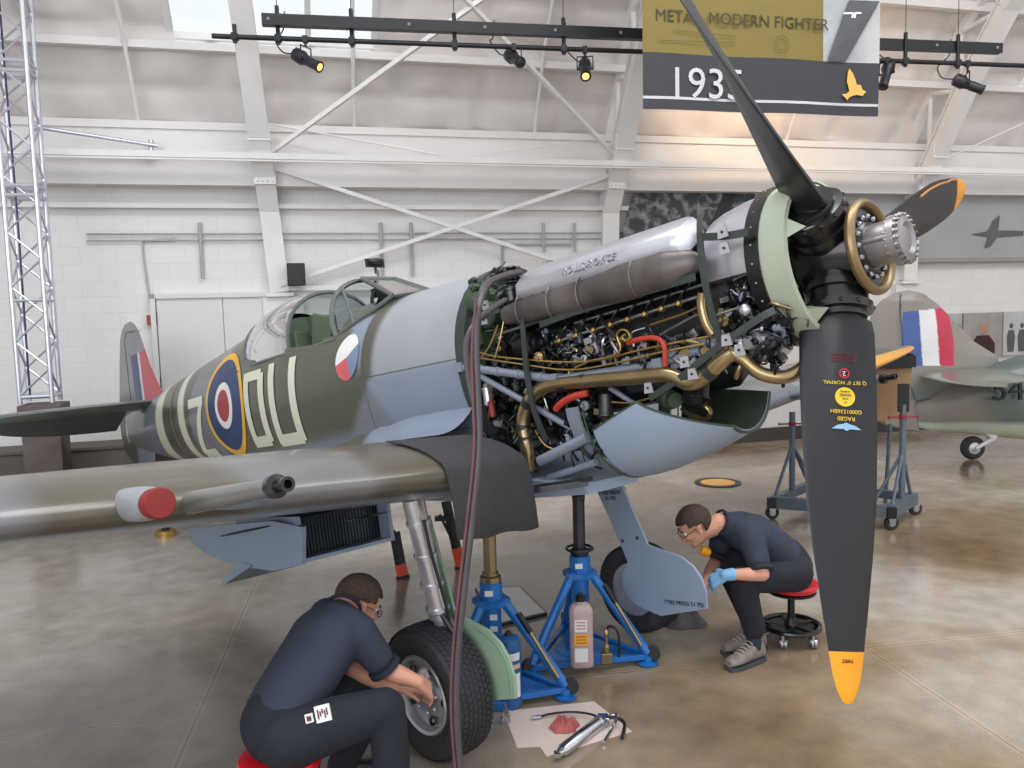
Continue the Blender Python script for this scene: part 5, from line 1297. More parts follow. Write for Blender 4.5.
# translucent jug strapped on the right jack
c = V((.355, 4.49, .06)); t = thing('fluid_bottle', 'tall translucent pink fluid bottle with labels standing on the right jack', 'bottle', c)
mb = MB(); 
def rrect(c, w2, d2, z, r=.02): return [c + V((x, y, z)) for x, y in [(-w2, -d2 + r), (-w2 + r, -d2), (w2 - r, -d2), (w2, -d2 + r), (w2, d2 - r), (w2 - r, d2), (-w2 + r, d2), (-w2, d2 - r)]]
mb.loft([rrect(c, .06, .045, .0), rrect(c, .065, .05, .01), rrect(c, .065, .05, .33), rrect(c, .05, .04, .36), rrect(c, .022, .022, .37, .01), rrect(c, .022, .022, .385, .01)])
part(mb, 'body', mat('bottle_pink', (205, 178, 178), .35, trans=.25), t, bevel=.006, angle=50)
mb = MB(); mb.lathe(c + V((0, 0, .38)), (0, 0, 1), [(.03, 0), (.03, .025), (.015, .03), (.014, .045), (.001, .046)], n=18); part(mb, 'cap', blkpl, t)
mb = MB(); mb.box(c + V((-.005, -.051, .25)), (.07, .002, .07), 0); mb.box(c + V((-.005, -.052, .17)), (.08, .002, .065), 1); mb.box(c + V((-.005, -.051, .08)), (.075, .002, .08), 0)
for k in range(3): mb.box(c + V((-.005, -.053, .235 + k * .018)), (.05, .001, .005), 2)
for k in range(3): mb.box(c + V((-.005, -.054, .153 + k * .018)), (.06, .001, .005), 3)
part(mb, 'label', [whitep, mat('label_amber', (238, 170, 60), .5), mat('ink_red', (190, 90, 90), .5), mat('ink_brown', (150, 90, 40), .5)], t, smooth_=False)
# brass fitting with black hose beside it
c = V((.50, 4.52, .06)); t = thing('pump_valve', 'small brass valve with black hose beside the pink fluid bottle', 'valve', c)
mb = MB(); mb.box(c + V((0, 0, .03)), (.06, .05, .06)); mb.lathe(c + V((0, 0, .06)), (0, 0, 1), [(.02, 0), (.02, .04), (.012, .045), (.012, .1), (.016, .105), (.012, .13), (.004, .14)], n=14); part(mb, 'body', brass, t, bevel=.003)
mb = MB(); mb.tube([c + V((.0, .03, .16)), c + V((.02, .03, .2)), c + V((.06, .01, .19)), c + V((.075, 0, .12)), c + V((.07, 0, .03))], .008); part(mb, 'hose', blkpl, t)
# tray with paper behind the left jack
c = wl_ = V((.05, 5.74, .0)); t = thing('drip_tray', 'white paper-lined flat tray on the floor between the jacks', 'tray', (.02, 5.6, 0))
P = [(-.30, 5.55), (.36, 5.35), (.13, 6.05), (-.36, 6.1)]
P = [wd(u, v, 1) for u, v in []] or P
q = [V((-.16, 5.22, 0)), V((.20, 5.42, 0)), V((.02, 5.98, 0)), V((-.32, 5.98, 0))]
mb = MB(); mb.prism(q, V((0, 0, .02)), 0); part(mb, 'tray', dsteel, t, smooth_=False); cc = sum(q, V((0, 0, 0))) / 4
mb = MB(); mb.prism([cc + (p - cc) * .93 + V((0, 0, .0205)) for p in q], V((0, 0, .002)), 0); part(mb, 'paper', mat('tray_paper', (246, 246, 244), .6), t, smooth_=False)

# paper sheets with grease gun and rag in front
def floor_pt(u, v, z=0): d = ray(u, v); return EYE + d * ((z - CAM_H) / d.z)
fl = floor_pt
PM = mat('parts_paper', (226, 208, 198), .6, 0, .03)
q = [fl(503, 712), fl(594, 702), fl(632, 732), fl(547, 757), fl(540, 747), fl(517, 748)]
mb = MB(); mb.prism([p + V((0, 0, .001)) for p in q[:1] + q[1:3] + q[3:4] + q[4:]], V((0, 0, .003))); tag(mb.build('paper_sheet', PM, smooth_=False), 'pale paper sheet on the floor under the grease gun', 'paper')
z0 = V((0, 0, .004))
t = thing('grease_gun', 'chrome grease gun with black hose lying on the paper sheet', 'grease gun', fl(580, 738, .02))
A, B = fl(563, 750, .035), fl(600, 722, .035); d = (B - A).normalized()
mb = MB(); mb.lathe(A, d, [(.012, -.05), (.02, -.02), (.03, 0), (.03, (B - A).length * .95), (.033, (B - A).length * .96), (.033, (B - A).length), (.02, (B - A).length + .03)], n=24); mb.box(A - d * .045, (.03, .03, .02)); part(mb, 'barrel', chrome, t)
mb = MB(); e = B + d * .03; mb.box(e, (.05, .05, .04)); mb.tube([e, e + V((.05, .0, .01)), e + V((.10, -.04, 0)), fl(622, 738, .02)], .009, 1); mb.tube([e + V((.02, .02, 0)), e + V((.07, .01, .02)), fl(613, 727, .02), fl(604, 742, .015)], .008); part(mb, 'head_and_lever', [chrome, blkpl], t)
mb = MB(); mb.tube([e, fl(590, 714, .03), fl(570, 712, .025), fl(550, 714, .02), fl(540, 717, .015)], .006); mb.bar(fl(541, 717, .015), fl(532, 718, .015), .011, m=1); part(mb, 'hose', [blkpl, steel], t)
def cloth_lump(name, label, c, rx, ry, h, m, seed, cat='rag'):
    mb = MB(); n = 40; vs = []
    for j in range(n + 1):
        for i in range(n + 1):
            x, y = (i / n * 2 - 1), (j / n * 2 - 1); r = math.hypot(x, y) ; a = math.atan2(y, x); s0 = max(abs(x), abs(y)); k = (s0 / r if r > 1e-6 else 1) * (.85 + .25 * noise.noise(V((math.cos(a) * 1.6, math.sin(a) * 1.6, seed))))
            X, Y = x * k, y * k; e = max(0, 1 - (s0) ** 3)
            z = h * e * (.45 + .8 * abs(noise.noise(V((X * 2.2, Y * 2.2, seed)))) + .5 * abs(noise.noise(V((X * 5, Y * 5, seed + 3))))) + .003
            vs.append(c + V((X * rx, Y * ry, z)))
    mb.add(vs, [(j * (n + 1) + i, j * (n + 1) + i + 1, (j + 1) * (n + 1) + i + 1, (j + 1) * (n + 1) + i) for j in range(n) for i in range(n)])
    return tag(mb.build(name, m, angle=70), label, cat)
cloth_lump('shop_rag', 'crumpled red rag lying on the paper sheet by the grease gun', fl(564, 728, .004), .085, .07, .06, mat('rag_red', (178, 96, 92), .8, 0, .15, 20, .3, 40), 2.0)
cloth_lump('shop_rag', 'dark red rag pile on the floor under the far wheel fairing', fl(646, 622, .002), .22, .10, .075, mat('rag_pink', (150, 88, 90), .8, 0, .45, 12, .3, 40), 5.0)
cloth_lump('shop_rag', 'grey rag bundle on the floor at the foot of the far wheel fairing', fl(683, 624, .002), .2, .11, .11, mat('rag_grey', (92, 90, 94), .8, 0, .3, 12, .3, 40), 8.0)
cloth_lump('plastic_bag', 'clear crumpled plastic bag beside the near tyre', fl(505, 722, .002), .03, .04, .09, glass('bag_film', (225, 228, 232), .35, .25), 4.0, 'plastic bag')
mb = MB(); p = fl(498, 712); mb.prism([V((p.x - .10, p.y, .002)), V((p.x + .08, p.y, .002)), V((p.x + .08, p.y + .16, .002)), V((p.x - .1, p.y + .16, .002))], V((0, 0, .05))); tag(mb.build('blue_chock', blue, bevel=.004), 'low blue block between the near tyre and the jack', 'chock')

# hanging hoses
def wdp(L): return [wd(u, v, Y) for u, v, Y in L]
HY = 2.75
tA = thing('hanging_hose', 'thick dark hose looping over the cowling and hanging down past the near tyre', 'hose', wd(455, 768, HY))
mb = MB(); mb.tube(wdp([(520, 272, 3.35), (503, 276, 3.15), (487, 285, 2.95), (478, 310, 2.83), (476, 345, 2.8), (478, 400, 2.78), (479, 450, 2.76), (472, 520, 2.74), (464, 590, 2.73), (458, 650, 2.72), (456, 700, 2.72), (458, 745, 2.72), (464, 800, 2.72), (476, 860, 2.74)]), .0125, n=12); part(mb, 'rubber_hose', hosem, tA)
mb = MB(); mb.tube(wdp([(476, 300, 2.82), (472, 345, 2.79), (473, 400, 2.77), (474, 450, 2.75), (467, 520, 2.73), (459, 590, 2.72), (453, 650, 2.71), (451, 700, 2.71), (453, 745, 2.71), (459, 800, 2.71), (469, 860, 2.73)]), .0055, n=10); part(mb, 'red_line', hosered, tA)
mb = MB(); mb.tube(wdp([(505, 300, 3.3), (490, 310, 3.1), (476, 322, 2.95), (466, 345, 2.9), (470, 385, 2.86), (478, 415, 2.82)]), .011, n=10); part(mb, 'branch_hose', hosem, tA)

# orange-footed support frames behind the legs
for n, (u, v, lab, a) in enumerate([(403, 578, 'left black stand leg with bright orange foot under the wing', -.35), (461, 568, 'black stand leg with orange foot right of the near undercarriage', .35)]):
    b = fl(u, v); t = thing('support_stand', lab, 'stand', b)
    top = b + V((-.06 if n == 0 else -.11, .05, .55 if n else .36))
    mb = MB(); mb.beam(b + (top - b) * .28, top, .07, .05); 
    if n: mb.bar(b + (top - b) * .3, b + V((-.16, 0, .45)), .012); mb.beam(b + V((-.2, 0, .42)), b + V((-.05, 0, .42)), .04, .04)
    else: mb.tube([top + V((-.06, -.05, -.06)), top + V((-.07, -.05, .02)), top + V((0, -.05, .03)), top + V((.03, -.05, -.05))], .008)
    part(mb, 'upright', blkpl, t); mb = MB(); mb.beam(b + V((0, 0, .02)), b + (top - b) * .3, .075, .055); part(mb, 'orange_foot', orange, t); mb = MB(); mb.box(b + V((0, 0, .01)), (.1, .08, .02)); part(mb, 'rubber_pad', blkpl, t)
c = fl(166, 536); t = thing('floor_reel', 'small brass-coloured drum on the floor under the far wing edge', 'drum', c)
mb = MB(); mb.lathe(c, (0, 0, 1), [(.1, 0), (.1, .03), (.085, .035), (.085, .06), (.001, .062)], n=28); part(mb, 'drum', brassb, t); mb = MB(); mb.lathe(c, (0, 0, 1), [(.04, .06), (.04, .09), (.001, .091)], n=16); part(mb, 'knob', blkpl, t)

# =================================================================== TRESTLE AND BOARD
def trestle():
    c = fl(842, 512); t = thing('wheeled_trestle', 'grey wheeled trestle with two posts standing behind the lower propeller blade', 'trestle', c)
    FL, FR, BR, BL = fl(770, 519, 0), fl(889, 530, 0), fl(913, 515, 0), fl(812, 500, 0); zb = V((0, 0, .17))
    mb = MB(); mb.beam(FL + zb, FR + zb, .07, .11); mb.beam(FL + zb, BL + zb, .07, .08); mb.beam(FR + zb, BR + zb, .09, .11); mb.beam(BL + zb, BR + zb, .07, .08); 
    for p in (FL, FR): mb.box(p + zb + V((0, -.05, 0)), (.08, .03, .10), 1)
    part(mb, 'base_frame', [trest, blkpl], t)
    for (A, B, u, v, cap) in ((FL, BL, 788, 413, 0), (FR, BR, 902, 405, 1)):
        m = A.lerp(B, .5) + zb; top = wd(u, v, m.y); top.x = m.x; 
        mb = MB(); mb.bar(m, V((m.x, m.y, top.z)), .03); mb.bar(V((m.x, m.y, top.z - .1)), V((m.x, m.y, top.z)), .02)
        for q in (A, B): mb.bar(A.lerp(B, .08 if q is A else .92) + zb, V((m.x, m.y, m.z + .5)), .016)
        mb.bar(m + V((.28 if not cap else -.28, 0, 0)), V((m.x, m.y, m.z + .5)), .016)
        po = part(mb, 'post', trest, t)
        mb = MB(); z = top.z - .12; mb.bar(V((m.x - .13, m.y, z)), V((m.x + .13, m.y, z)), .008); mb.ball((m.x - .13, m.y, z), .015, n=6); mb.ball((m.x + .13, m.y, z), .015, n=6); mb.lathe((m.x, m.y, z - .02), (0, 0, 1), [(.035, 0), (.035, .04)], n=12); part(mb, 'red_tee_handle', mat('handle_red', (140, 50, 60), .5), po)
        if cap: mb = MB(); mb.box((m.x, m.y, top.z + .06), (.09, .05, .26)); part(mb, 'black_saddle', blkpl, po)
    for p in (FL, FR, BR, BL):
        mb = MB(); c0 = p + V((.02, 0, .065)); mb.lathe(c0 - V((0, .02, 0)), (0, 1, 0), [(.03, 0), (.06, .002), (.065, .01), (.065, .03), (.06, .038), (.03, .04)], 0, 24); mb.lathe(c0 - V((0, .025, 0)), (0, 1, 0), [(.03, 0), (.03, .05)], 1, 16)
        mb.prism([c0 + V((-.05, -.035, .07)), c0 + V((.04, -.035, .07)), c0 + V((.015, -.035, -.01)), c0 + V((-.015, -.035, -.01))], V((0, .008, 0)), 1); mb.prism([c0 + V((-.05, .03, .07)), c0 + V((.04, .03, .07)), c0 + V((.015, .03, -.01)), c0 + V((-.015, .03, -.01))], V((0, .008, 0)), 1); part(mb, 'caster', [rubber, steel], t)
    Y = 8.3; t2 = thing('wooden_board', 'brown wooden board with black top edge propped behind the propeller blade', 'board', wd(890, 440, Y))
    A, B, Cc, D = wd(852, 424, Y), wd(909, 419, Y), wd(912, 367, Y), wd(855, 372, Y)
    mb = MB(); mb.prism([A, B, Cc, D], V((.0, .06, 0))); part(mb, 'panel', wood, t2, bevel=.004)
    mb = MB(); mb.beam(wd(850, 364, Y), wd(914, 361, Y), .1, .12); mb.tube([wd(900, 358, Y), wd(908, 354, Y), wd(914, 357, Y), wd(913, 362, Y)], .02); part(mb, 'black_padding', blkpl, t2, bevel=.01)
    mb = MB(); mb.bar(wd(890, 424, Y), V((wd(890, 424, Y).x, Y, 0)), .02); part(mb, 'support_post', trest, t2)
trestle()

# =================================================================== SECOND AEROPLANE (tail only in view)
def second():
    Y = 10.5; o = V((5.98, 10.6, 0)); t = thing('parked_aeroplane', 'second camouflaged fighter with blue white and red fin flash, parked behind the propeller', 'aeroplane', o)
    q = lambda u, v, dy=0: wd(u, v, Y) + V((0, dy, 0))
    HG, HD, HU = srgb(140, 134, 126), srgb(96, 106, 102), srgb(196, 208, 188)
    # fuselage : sections along X
    def zc(u, v): return wd(u, v, Y).z
    SX = [(918, 402, 428, .03), (935, 392, 432, .10), (960, 378, 434, .19), (990, 366, 437, .27), (1020, 356, 440, .34), (1060, 345, 443, .40), (1120, 335, 446, .46)]
    mb = MB(); rings = []; cols = []
    for u, v0, v1, hw in SX:
        x = wd(u, 400, Y).x; z1, z0 = zc(u, v0), zc(u, v1); r = []
        for i in range(36):
            a = 2 * PI * i / 36; y = hw * math.cos(a); z = (z0 + z1) / 2 + (z1 - z0) / 2 * math.sin(a); r.append(V((x, Y + y, z)))
            k = (z - z0) / (z1 - z0); c = mixc(HG, HD, ss(x - 6.0 + .4 * (k - .5), .15)); c = mixc(HU, c, ss(k - .2, .03)); cols.append(c)
        rings.append(r)
    # densify rings
    R2, C2 = [], []
    for i in range(len(rings) - 1):
        for k in range(8):
            f_ = k / 8; R2.append([a.lerp(b, f_) for a, b in zip(rings[i], rings[i + 1])])
            x = R2[-1][0].x; z0 = min(p.z for p in R2[-1]); z1 = max(p.z for p in R2[-1])
            for p in R2[-1]: kk = (p.z - z0) / (z1 - z0); c = mixc(HG, HD, ss(x - 6.0 + .4 * (kk - .5), .15)); C2.append(mixc(HU, c, ss(kk - .2, .03)))
    mb.loft(R2, cols=C2); fu = part(mb, 'fuselage', paint, t, angle=50)
    mb = MB(); c = wd(1011, 391, 10.12); hwc = .36
    mb.text('54', M4((c.x, Y - .385, c.z - .0), (1, -.10, 0), (0, .1, 1)), .40, 0, .02); part(mb, 'serial_number', text_k, fu, smooth_=False)
    # fin & rudder
    fin = [(868, 330), (870, 312), (880, 300), (895, 292), (905, 290), (920, 293), (936, 304), (955, 322), (975, 342), (1000, 357), (1000, 372), (940, 400), (905, 402), (880, 402)]
    def coln(u, v):
        if 900 < u < 952 and 309 + (u - 930) * -.1 < v < 366: 
            uu = u - (v - 310) * .13
            return srgb(72, 98, 160) if uu < 915 else (srgb(226, 226, 228) if uu < 931.5 else (srgb(190, 48, 74) if uu < 947 else None))
        return None
    mb = MB(); NU, NV = 150, 110; vs, cs, fs = [], [], []; idx = {}
    import bisect
    def inside(u, v):
        r = False; n = len(fin)
        for i in range(n):
            (x1, y1), (x2, y2) = fin[i], fin[(i + 1) % n]
            if (y1 > v) != (y2 > v) and u < (x2 - x1) * (v - y1) / (y2 - y1) + x1: r = not r
        return r
    # span-wise rows between leading and trailing edges
    def edges(v):
        xs_ = []
        n = len(fin)
        for i in range(n):
            (x1, y1), (x2, y2) = fin[i], fin[(i + 1) % n]
            if (y1 > v) != (y2 > v): xs_.append((x2 - x1) * (v - y1) / (y2 - y1) + x1)
        return min(xs_), max(xs_)
    for side in (-1, 1):
        for j in range(NV + 1):
            v = 290.3 + (401.5 - 290.3) * j / NV; a, b = edges(v)
            for i in range(NU + 1):
                f_ = i / NU; u = a + (b - a) * f_; p = wd(u, v, Y); th = .07 * math.sin(PI * min(1, max(0, .5 * (f_ ** .9) + .5 * f_ * f_ * f_))) * min(1, (j + 1) / 12)
                vs.append(V((p.x, Y + side * th, p.z))); c = coln(u, v); 
                if c is None: c = mixc(HG, HD, ss((v - 372) * .02 + (u - 975) * .004, .2))
                cs.append(c)
    k0 = (NU + 1) * (NV + 1)
    for j in range(NV):
        for i in range(NU): a = j * (NU + 1) + i; f4 = (a, a + NU + 1, a + NU + 2, a + 1); fs.append(f4); fs.append(tuple(k0 + z for z in f4[::-1]))
    mb.add(vs, fs, 0, cs); fn = part(mb, 'tail_fin', paint, t, angle=60)
    mb = MB(); mb.tube([q(898, 294, -.08), q(897, 310, -.09), q(902, 366, -.09), q(912, 400, -.09)], .006, n=5); mb.tube([q(897, 310, -.085), q(903, 297, -.075), q(925, 296, -.05)], .005, n=5); part(mb, 'rudder_gap', line, fn)
    mb = MB(); mb.col = srgb(128, 120, 112); pts = [(876, 402), (912, 398), (918, 432), (905, 430), (884, 425), (872, 412)]
    mb.prism([q(u, v, -.07) for u, v in pts], V((0, .14, 0))); part(mb, 'rudder', paint, t, bevel=.02)
    # tailplane toward the viewer
    mb = MB(); ro = q(925, 384, -.1); rings = []
    for k in range(14):
        f_ = k / 13; y = Y - .1 - 1.65 * f_; ch = (1 - f_ ** 2.4) ** .5 * 1.05 + .01; xc = wd(957, 380, Y).x - .38 * f_; z = wd(960, 374, Y).z + .02
        rings.append([V((xc + ch * .5 * math.cos(a), y, z + .055 * (ch / 1.15) * math.sin(a) + .02 * math.cos(a))) for a in [2 * PI * i / 24 for i in range(24)]])
    mb.col = srgb(122, 124, 116); mb.loft(rings); part(mb, 'tailplane', paint, t)
    # tail wheel
    c0 = V((o.x, Y, .155)); mb = MB(); mb.lathe(c0 - V((0, .05, 0)), (0, 1, 0), [(.07, 0), (.12, -.005), (.148, .02), (.155, .05), (.148, .08), (.12, .105), (.07, .1)], n=36); wl2 = part(mb, 'tail_wheel', mat('tail_tyre', (48, 52, 54), .7), t)
    mb = MB(); mb.lathe(c0 - V((0, .055, 0)), (0, 1, 0), [(.001, -.01), (.03, -.01), (.05, 0), (.075, .0), (.075, .11)], n=24); part(mb, 'wheel_hub', silver, wl2)
    mb = MB(); a = c0 + V((0, -.07, 0)); b = a + V((.23, .0, .12)); c_ = a + V((.1, 0, .33)); mb.bar(a, b, .025); mb.bar(b, b + V((-.12, .05, .15)), .035); mb.bar(b + V((-.12, .05, .15)), c_ + V((.02, .05, 0)), .03); mb.beam(b + V((.03, 0, .02)), b + V((-.15, 0, .12)), .05, .05); mb.bar(a + V((0, .14, 0)), b + V((0, .1, 0)), .02); part(mb, 'tail_wheel_strut', whitep, t)
    mb = MB(); mb.tube([a + V((-.3, .07, .24)), a + V((-.1, .07, .27)), a + V((.08, .07, .27))], .02); part(mb, 'drag_link', dsteel, t)
second()
# =================================================================== PEOPLE
def remesh_build(mb, name, mats, parent, voxel=.009, smooth_it=4, colfn=None):
    me = bpy.data.meshes.new(name + '_raw'); me.from_pydata([tuple(p) for p in mb.v], [], mb.f); o = bpy.data.objects.new(name, me); COL.objects.link(o)
    r = o.modifiers.new('r', 'REMESH'); r.mode = 'VOXEL'; r.voxel_size = voxel; r.use_smooth_shade = True
    s0 = o.modifiers.new('s', 'SMOOTH'); s0.iterations = smooth_it; s0.factor = .5
    dg = bpy.context.evaluated_depsgraph_get(); me2 = bpy.data.meshes.new_from_object(o.evaluated_get(dg)); bpy.data.objects.remove(o)
    out = MB(); out.add([v.co.copy() for v in me2.vertices], [tuple(p.vertices) for p in me2.polygons])
    if colfn: out.m = [colfn(sum((me2.vertices[i].co for i in p.vertices), V((0, 0, 0))) / len(p.vertices)) for p in me2.polygons]
    return part(out, name, mats, parent, angle=80)
def cap(mb, a, b, ra, rb, n=14, flat=1.0, side=None):
    a, b = V(a), V(b); d = (b - a); L_ = d.length; d.normalize(); u, v = basis(d)
    if side is not None:
        u = (V(side) - d * V(side).dot(d)).normalized(); v = d.cross(u)
    rings = []
    for k in range(5): t = PI / 2 * (1 - k / 4); rings.append(mb.ring(a - d * (ra * math.sin(t) * .9), u, v, max(1e-3, ra * math.cos(t)), max(1e-3, ra * flat * math.cos(t)), n))
    for k in range(5): t = PI / 2 * k / 4; rings.append(mb.ring(b + d * (rb * math.sin(t) * .9), u, v, max(1e-3, rb * math.cos(t)), max(1e-3, rb * flat * math.cos(t)), n))
    mb.loft(rings)
def chain(mb, pts, rs, **k):
    for i in range(len(pts) - 1): cap(mb, pts[i], pts[i + 1], rs[i], rs[i + 1], **k)
def hand(mb, wrist, direction, palm_n, curl=.6, sc=1.0, thumb_side=1):
    w_ = V(wrist); d = V(direction).normalized(); n_ = V(palm_n); n_ = (n_ - d * n_.dot(d)).normalized(); s_ = d.cross(n_).normalized()
    knu = w_ + d * .09 * sc
    for i, o_ in enumerate((-.032, -.011, .011, .031)): chain(mb, [w_ + s_ * o_ * .55 * sc + d * .012, knu + s_ * o_ * sc], [.017 * sc, .0145 * sc], n=8)
    for i, (o_, L_) in enumerate(zip((-.032, -.011, .011, .031), (.062, .076, .072, .055))):
        p = knu + s_ * o_ * sc; dd = d.copy(); pts = [p]; c_ = curl * (1 + .15 * (i - 1.5))
        for seg in (.46, .32, .24):
            dd = (dd * math.cos(c_) + n_ * math.sin(c_)).normalized(); nn = (n_ * math.cos(c_) - d * math.sin(c_)); p = p + dd * L_ * seg * sc + s_ * o_ * .06; pts.append(p); n2 = s_.cross(dd); 
            n_loc = n2 if n2.dot(n_) > 0 or True else -n2
            n_, n_old = n_, n_
            dd = dd
        chain(mb, pts, [.0105 * sc, .0098 * sc, .009 * sc, .0078 * sc], n=8)
    b = w_ + d * .025 * sc + s_ * .028 * thumb_side * -1 * sc; e = b + (d * .7 - s_ * thumb_side * .75 + n_ * .35).normalized() * .036 * sc; f_ = e + (d * .85 - s_ * thumb_side * .2 + n_ * .5).normalized() * .03 * sc; g_ = f_ + (d * .8 + n_ * .6).normalized() * .024 * sc
    chain(mb, [b, e, f_, g_], [.017 * sc, .0125 * sc, .011 * sc, .009 * sc], n=8)
def head_geo(mb, c, R, s=1.0):
    """c = head centre; R columns: x face-forward, y left, z up"""
    P = lambda x, y, z: V(c) + R @ (V((x, y, z)) * s)
    E_ = lambda x, y, z, r: mb.ball(P(x, y, z), tuple(q * s for q in r), n=20, R=R)
    E_(-.012, 0, .03, (.098, .077, .088)); E_(.02, 0, -.025, (.072, .062, .085)); E_(.05, 0, -.075, (.036, .042, .034)); E_(.022, 0, -.07, (.05, .052, .035))
    E_(.072, 0, .028, (.02, .05, .016)); E_(.07, .03, -.02, (.02, .022, .02)); E_(.07, -.03, -.02, (.02, .022, .02))
    chain(mb, [P(.085, 0, .018), P(.105, 0, -.014), P(.108, 0, -.024)], [.009 * s, .013 * s, .013 * s], n=10); E_(.098, .012, -.024, (.012, .009, .009)); E_(.098, -.012, -.024, (.012, .009, .009))
    E_(.086, 0, -.052, (.012, .024, .007)); E_(.084, 0, -.063, (.012, .021, .008)); E_(.076, 0, -.092, (.014, .016, .012))
    for q in (-1, 1):
        E_(-.005, q * .078, -.002, (.018, .009, .032)); E_(-.012, q * .085, .012, (.015, .006, .016)); E_(.0, q * .082, -.028, (.009, .007, .011))
def hair_build(c, R, s, parent, hairline=.045, back=-.055):
    mb = MB(); P = lambda x, y, z: V(c) + R @ (V((x, y, z)) * s); n, k = 48, 30; vs = []; fs = []; keep = []
    for j in range(k + 1):
        t = PI / 2 - PI * .80 * j / k
        for i in range(n):
            a = 2 * PI * i / n; x, y, z = math.cos(t) * math.cos(a), math.cos(t) * math.sin(a), math.sin(t)
            X, Y_, Z = -.012 + x * .104, y * .084, .03 + z * .096
            nz = .003 * noise.noise(V((X * 60, Y_ * 60, Z * 60))); vs.append(P(X * (1 + nz), Y_ * (1 + nz * 4), Z + nz)); keep.append((X, Y_, Z))
    def ok(q):
        X, Y_, Z = q
        low = hairline + .018 if X > .045 else (.028 if X > .012 else (.02 if X > -.03 else back))
        return Z > low
    for j in range(k):
        for i in range(n):
            q = (j * n + i, j * n + (i + 1) % n, (j + 1) * n + (i + 1) % n, (j + 1) * n + i)
            if all(ok(keep[z]) for z in q): fs.append(q)
    mb.add(vs, fs); o = part(mb, 'hair', hairb, parent, angle=80); m = o.modifiers.new('s', 'SOLIDIFY'); m.thickness = .007; m.offset = -1; return o
def face_bits(c, R, s, parent, glasses=True):
    P = lambda x, y, z: V(c) + R @ (V((x, y, z)) * s)
    for q in (-1, 1):
        mb = MB(); mb.ball(P(.077, q * .031, .008), .0115 * s, n=12); e = part(mb, 'eye', mat('eye_white', (220, 214, 208), .3), parent)
        mb = MB(); mb.ball(P(.087, q * .031, .008), .005 * s, n=8); part(mb, 'iris', mat('iris_dark', (50, 40, 34), .3), e)
        mb = MB(); mb.tube([P(.088, q * .014, .03), P(.092, q * .03, .035), P(.082, q * .05, .03)], .004 * s, n=6); part(mb, 'eyebrow', hairb, parent)
    if glasses:
        gm = mat('glasses_frame', (40, 40, 44), .4); mb = MB()
        for q in (-1, 1):
            mb.tube([P(.107 - .15 * abs(math.cos(a)) * .02, q * (.033 + .022 * math.cos(a)), .006 + .015 * math.sin(a)) for a in [i * PI / 8 for i in range(17)]], .0018, n=5, sm=0); mb.tube([P(.104, q * .055, .01), P(.08, q * .076, .01), P(-.005, q * .083, .012), P(-.02, q * .083, -.004)], .002, n=5)
        mb.bar(P(.109, -.011, .008), P(.109, .011, .008), .0018); gl = part(mb, 'glasses', gm, parent)
        mb = MB()
        for q in (-1, 1): mb.lathe(P(.106, q * .033, .006), R @ V((1, 0, 0)), [(.001, 0), (.02, 0), (.02, .001)], n=20, cap=False)
        part(mb, 'lens', glass('spectacle_lens', (240, 242, 244), .06), gl)
def frame_from(fwd, up):
    x = V(fwd).normalized(); z = V(up); z = (z - x * z.dot(x)).normalized(); y = z.cross(x); return Matrix((x, y, z)).transposed()

def torso(mb, hip, chest, shL, shR, neck, wh, dh, wc, dc):
    """lofted shirt body: hip->chest->neck with elliptical sections"""
    hip, chest, neck = V(hip), V(chest), V(neck); lat = (V(shR) - V(shL)).normalized(); hl = lat
    secs = [(hip, wh, dh), (hip.lerp(chest, .3), wh * 1.02, dh * 1.06), (hip.lerp(chest, .65), (wh + wc) / 2 * 1.03, dc * 1.0), (chest, wc, dc), (chest.lerp(neck, .45), wc * .93, dc * .86), (chest.lerp(neck, .8), wc * .55, dc * .6), (neck, .07, .065)]
    # curved back: push middle outward
    rings = []; P = smooth([s0[0] for s0 in secs], 1)
    for i, (p, w1, d1) in enumerate(secs):
        a = secs[max(i - 1, 0)][0]; b = secs[min(i + 1, len(secs) - 1)][0]; d = (b - a).normalized(); u = (lat - d * lat.dot(d)).normalized(); v = d.cross(u)
        rings.append([p + u * (w1 * math.copysign(abs(math.cos(t)) ** .85, math.cos(t))) + v * (d1 * math.sin(t)) for t in [2 * PI * k / 24 for k in range(24)]])
    mb.loft(rings)

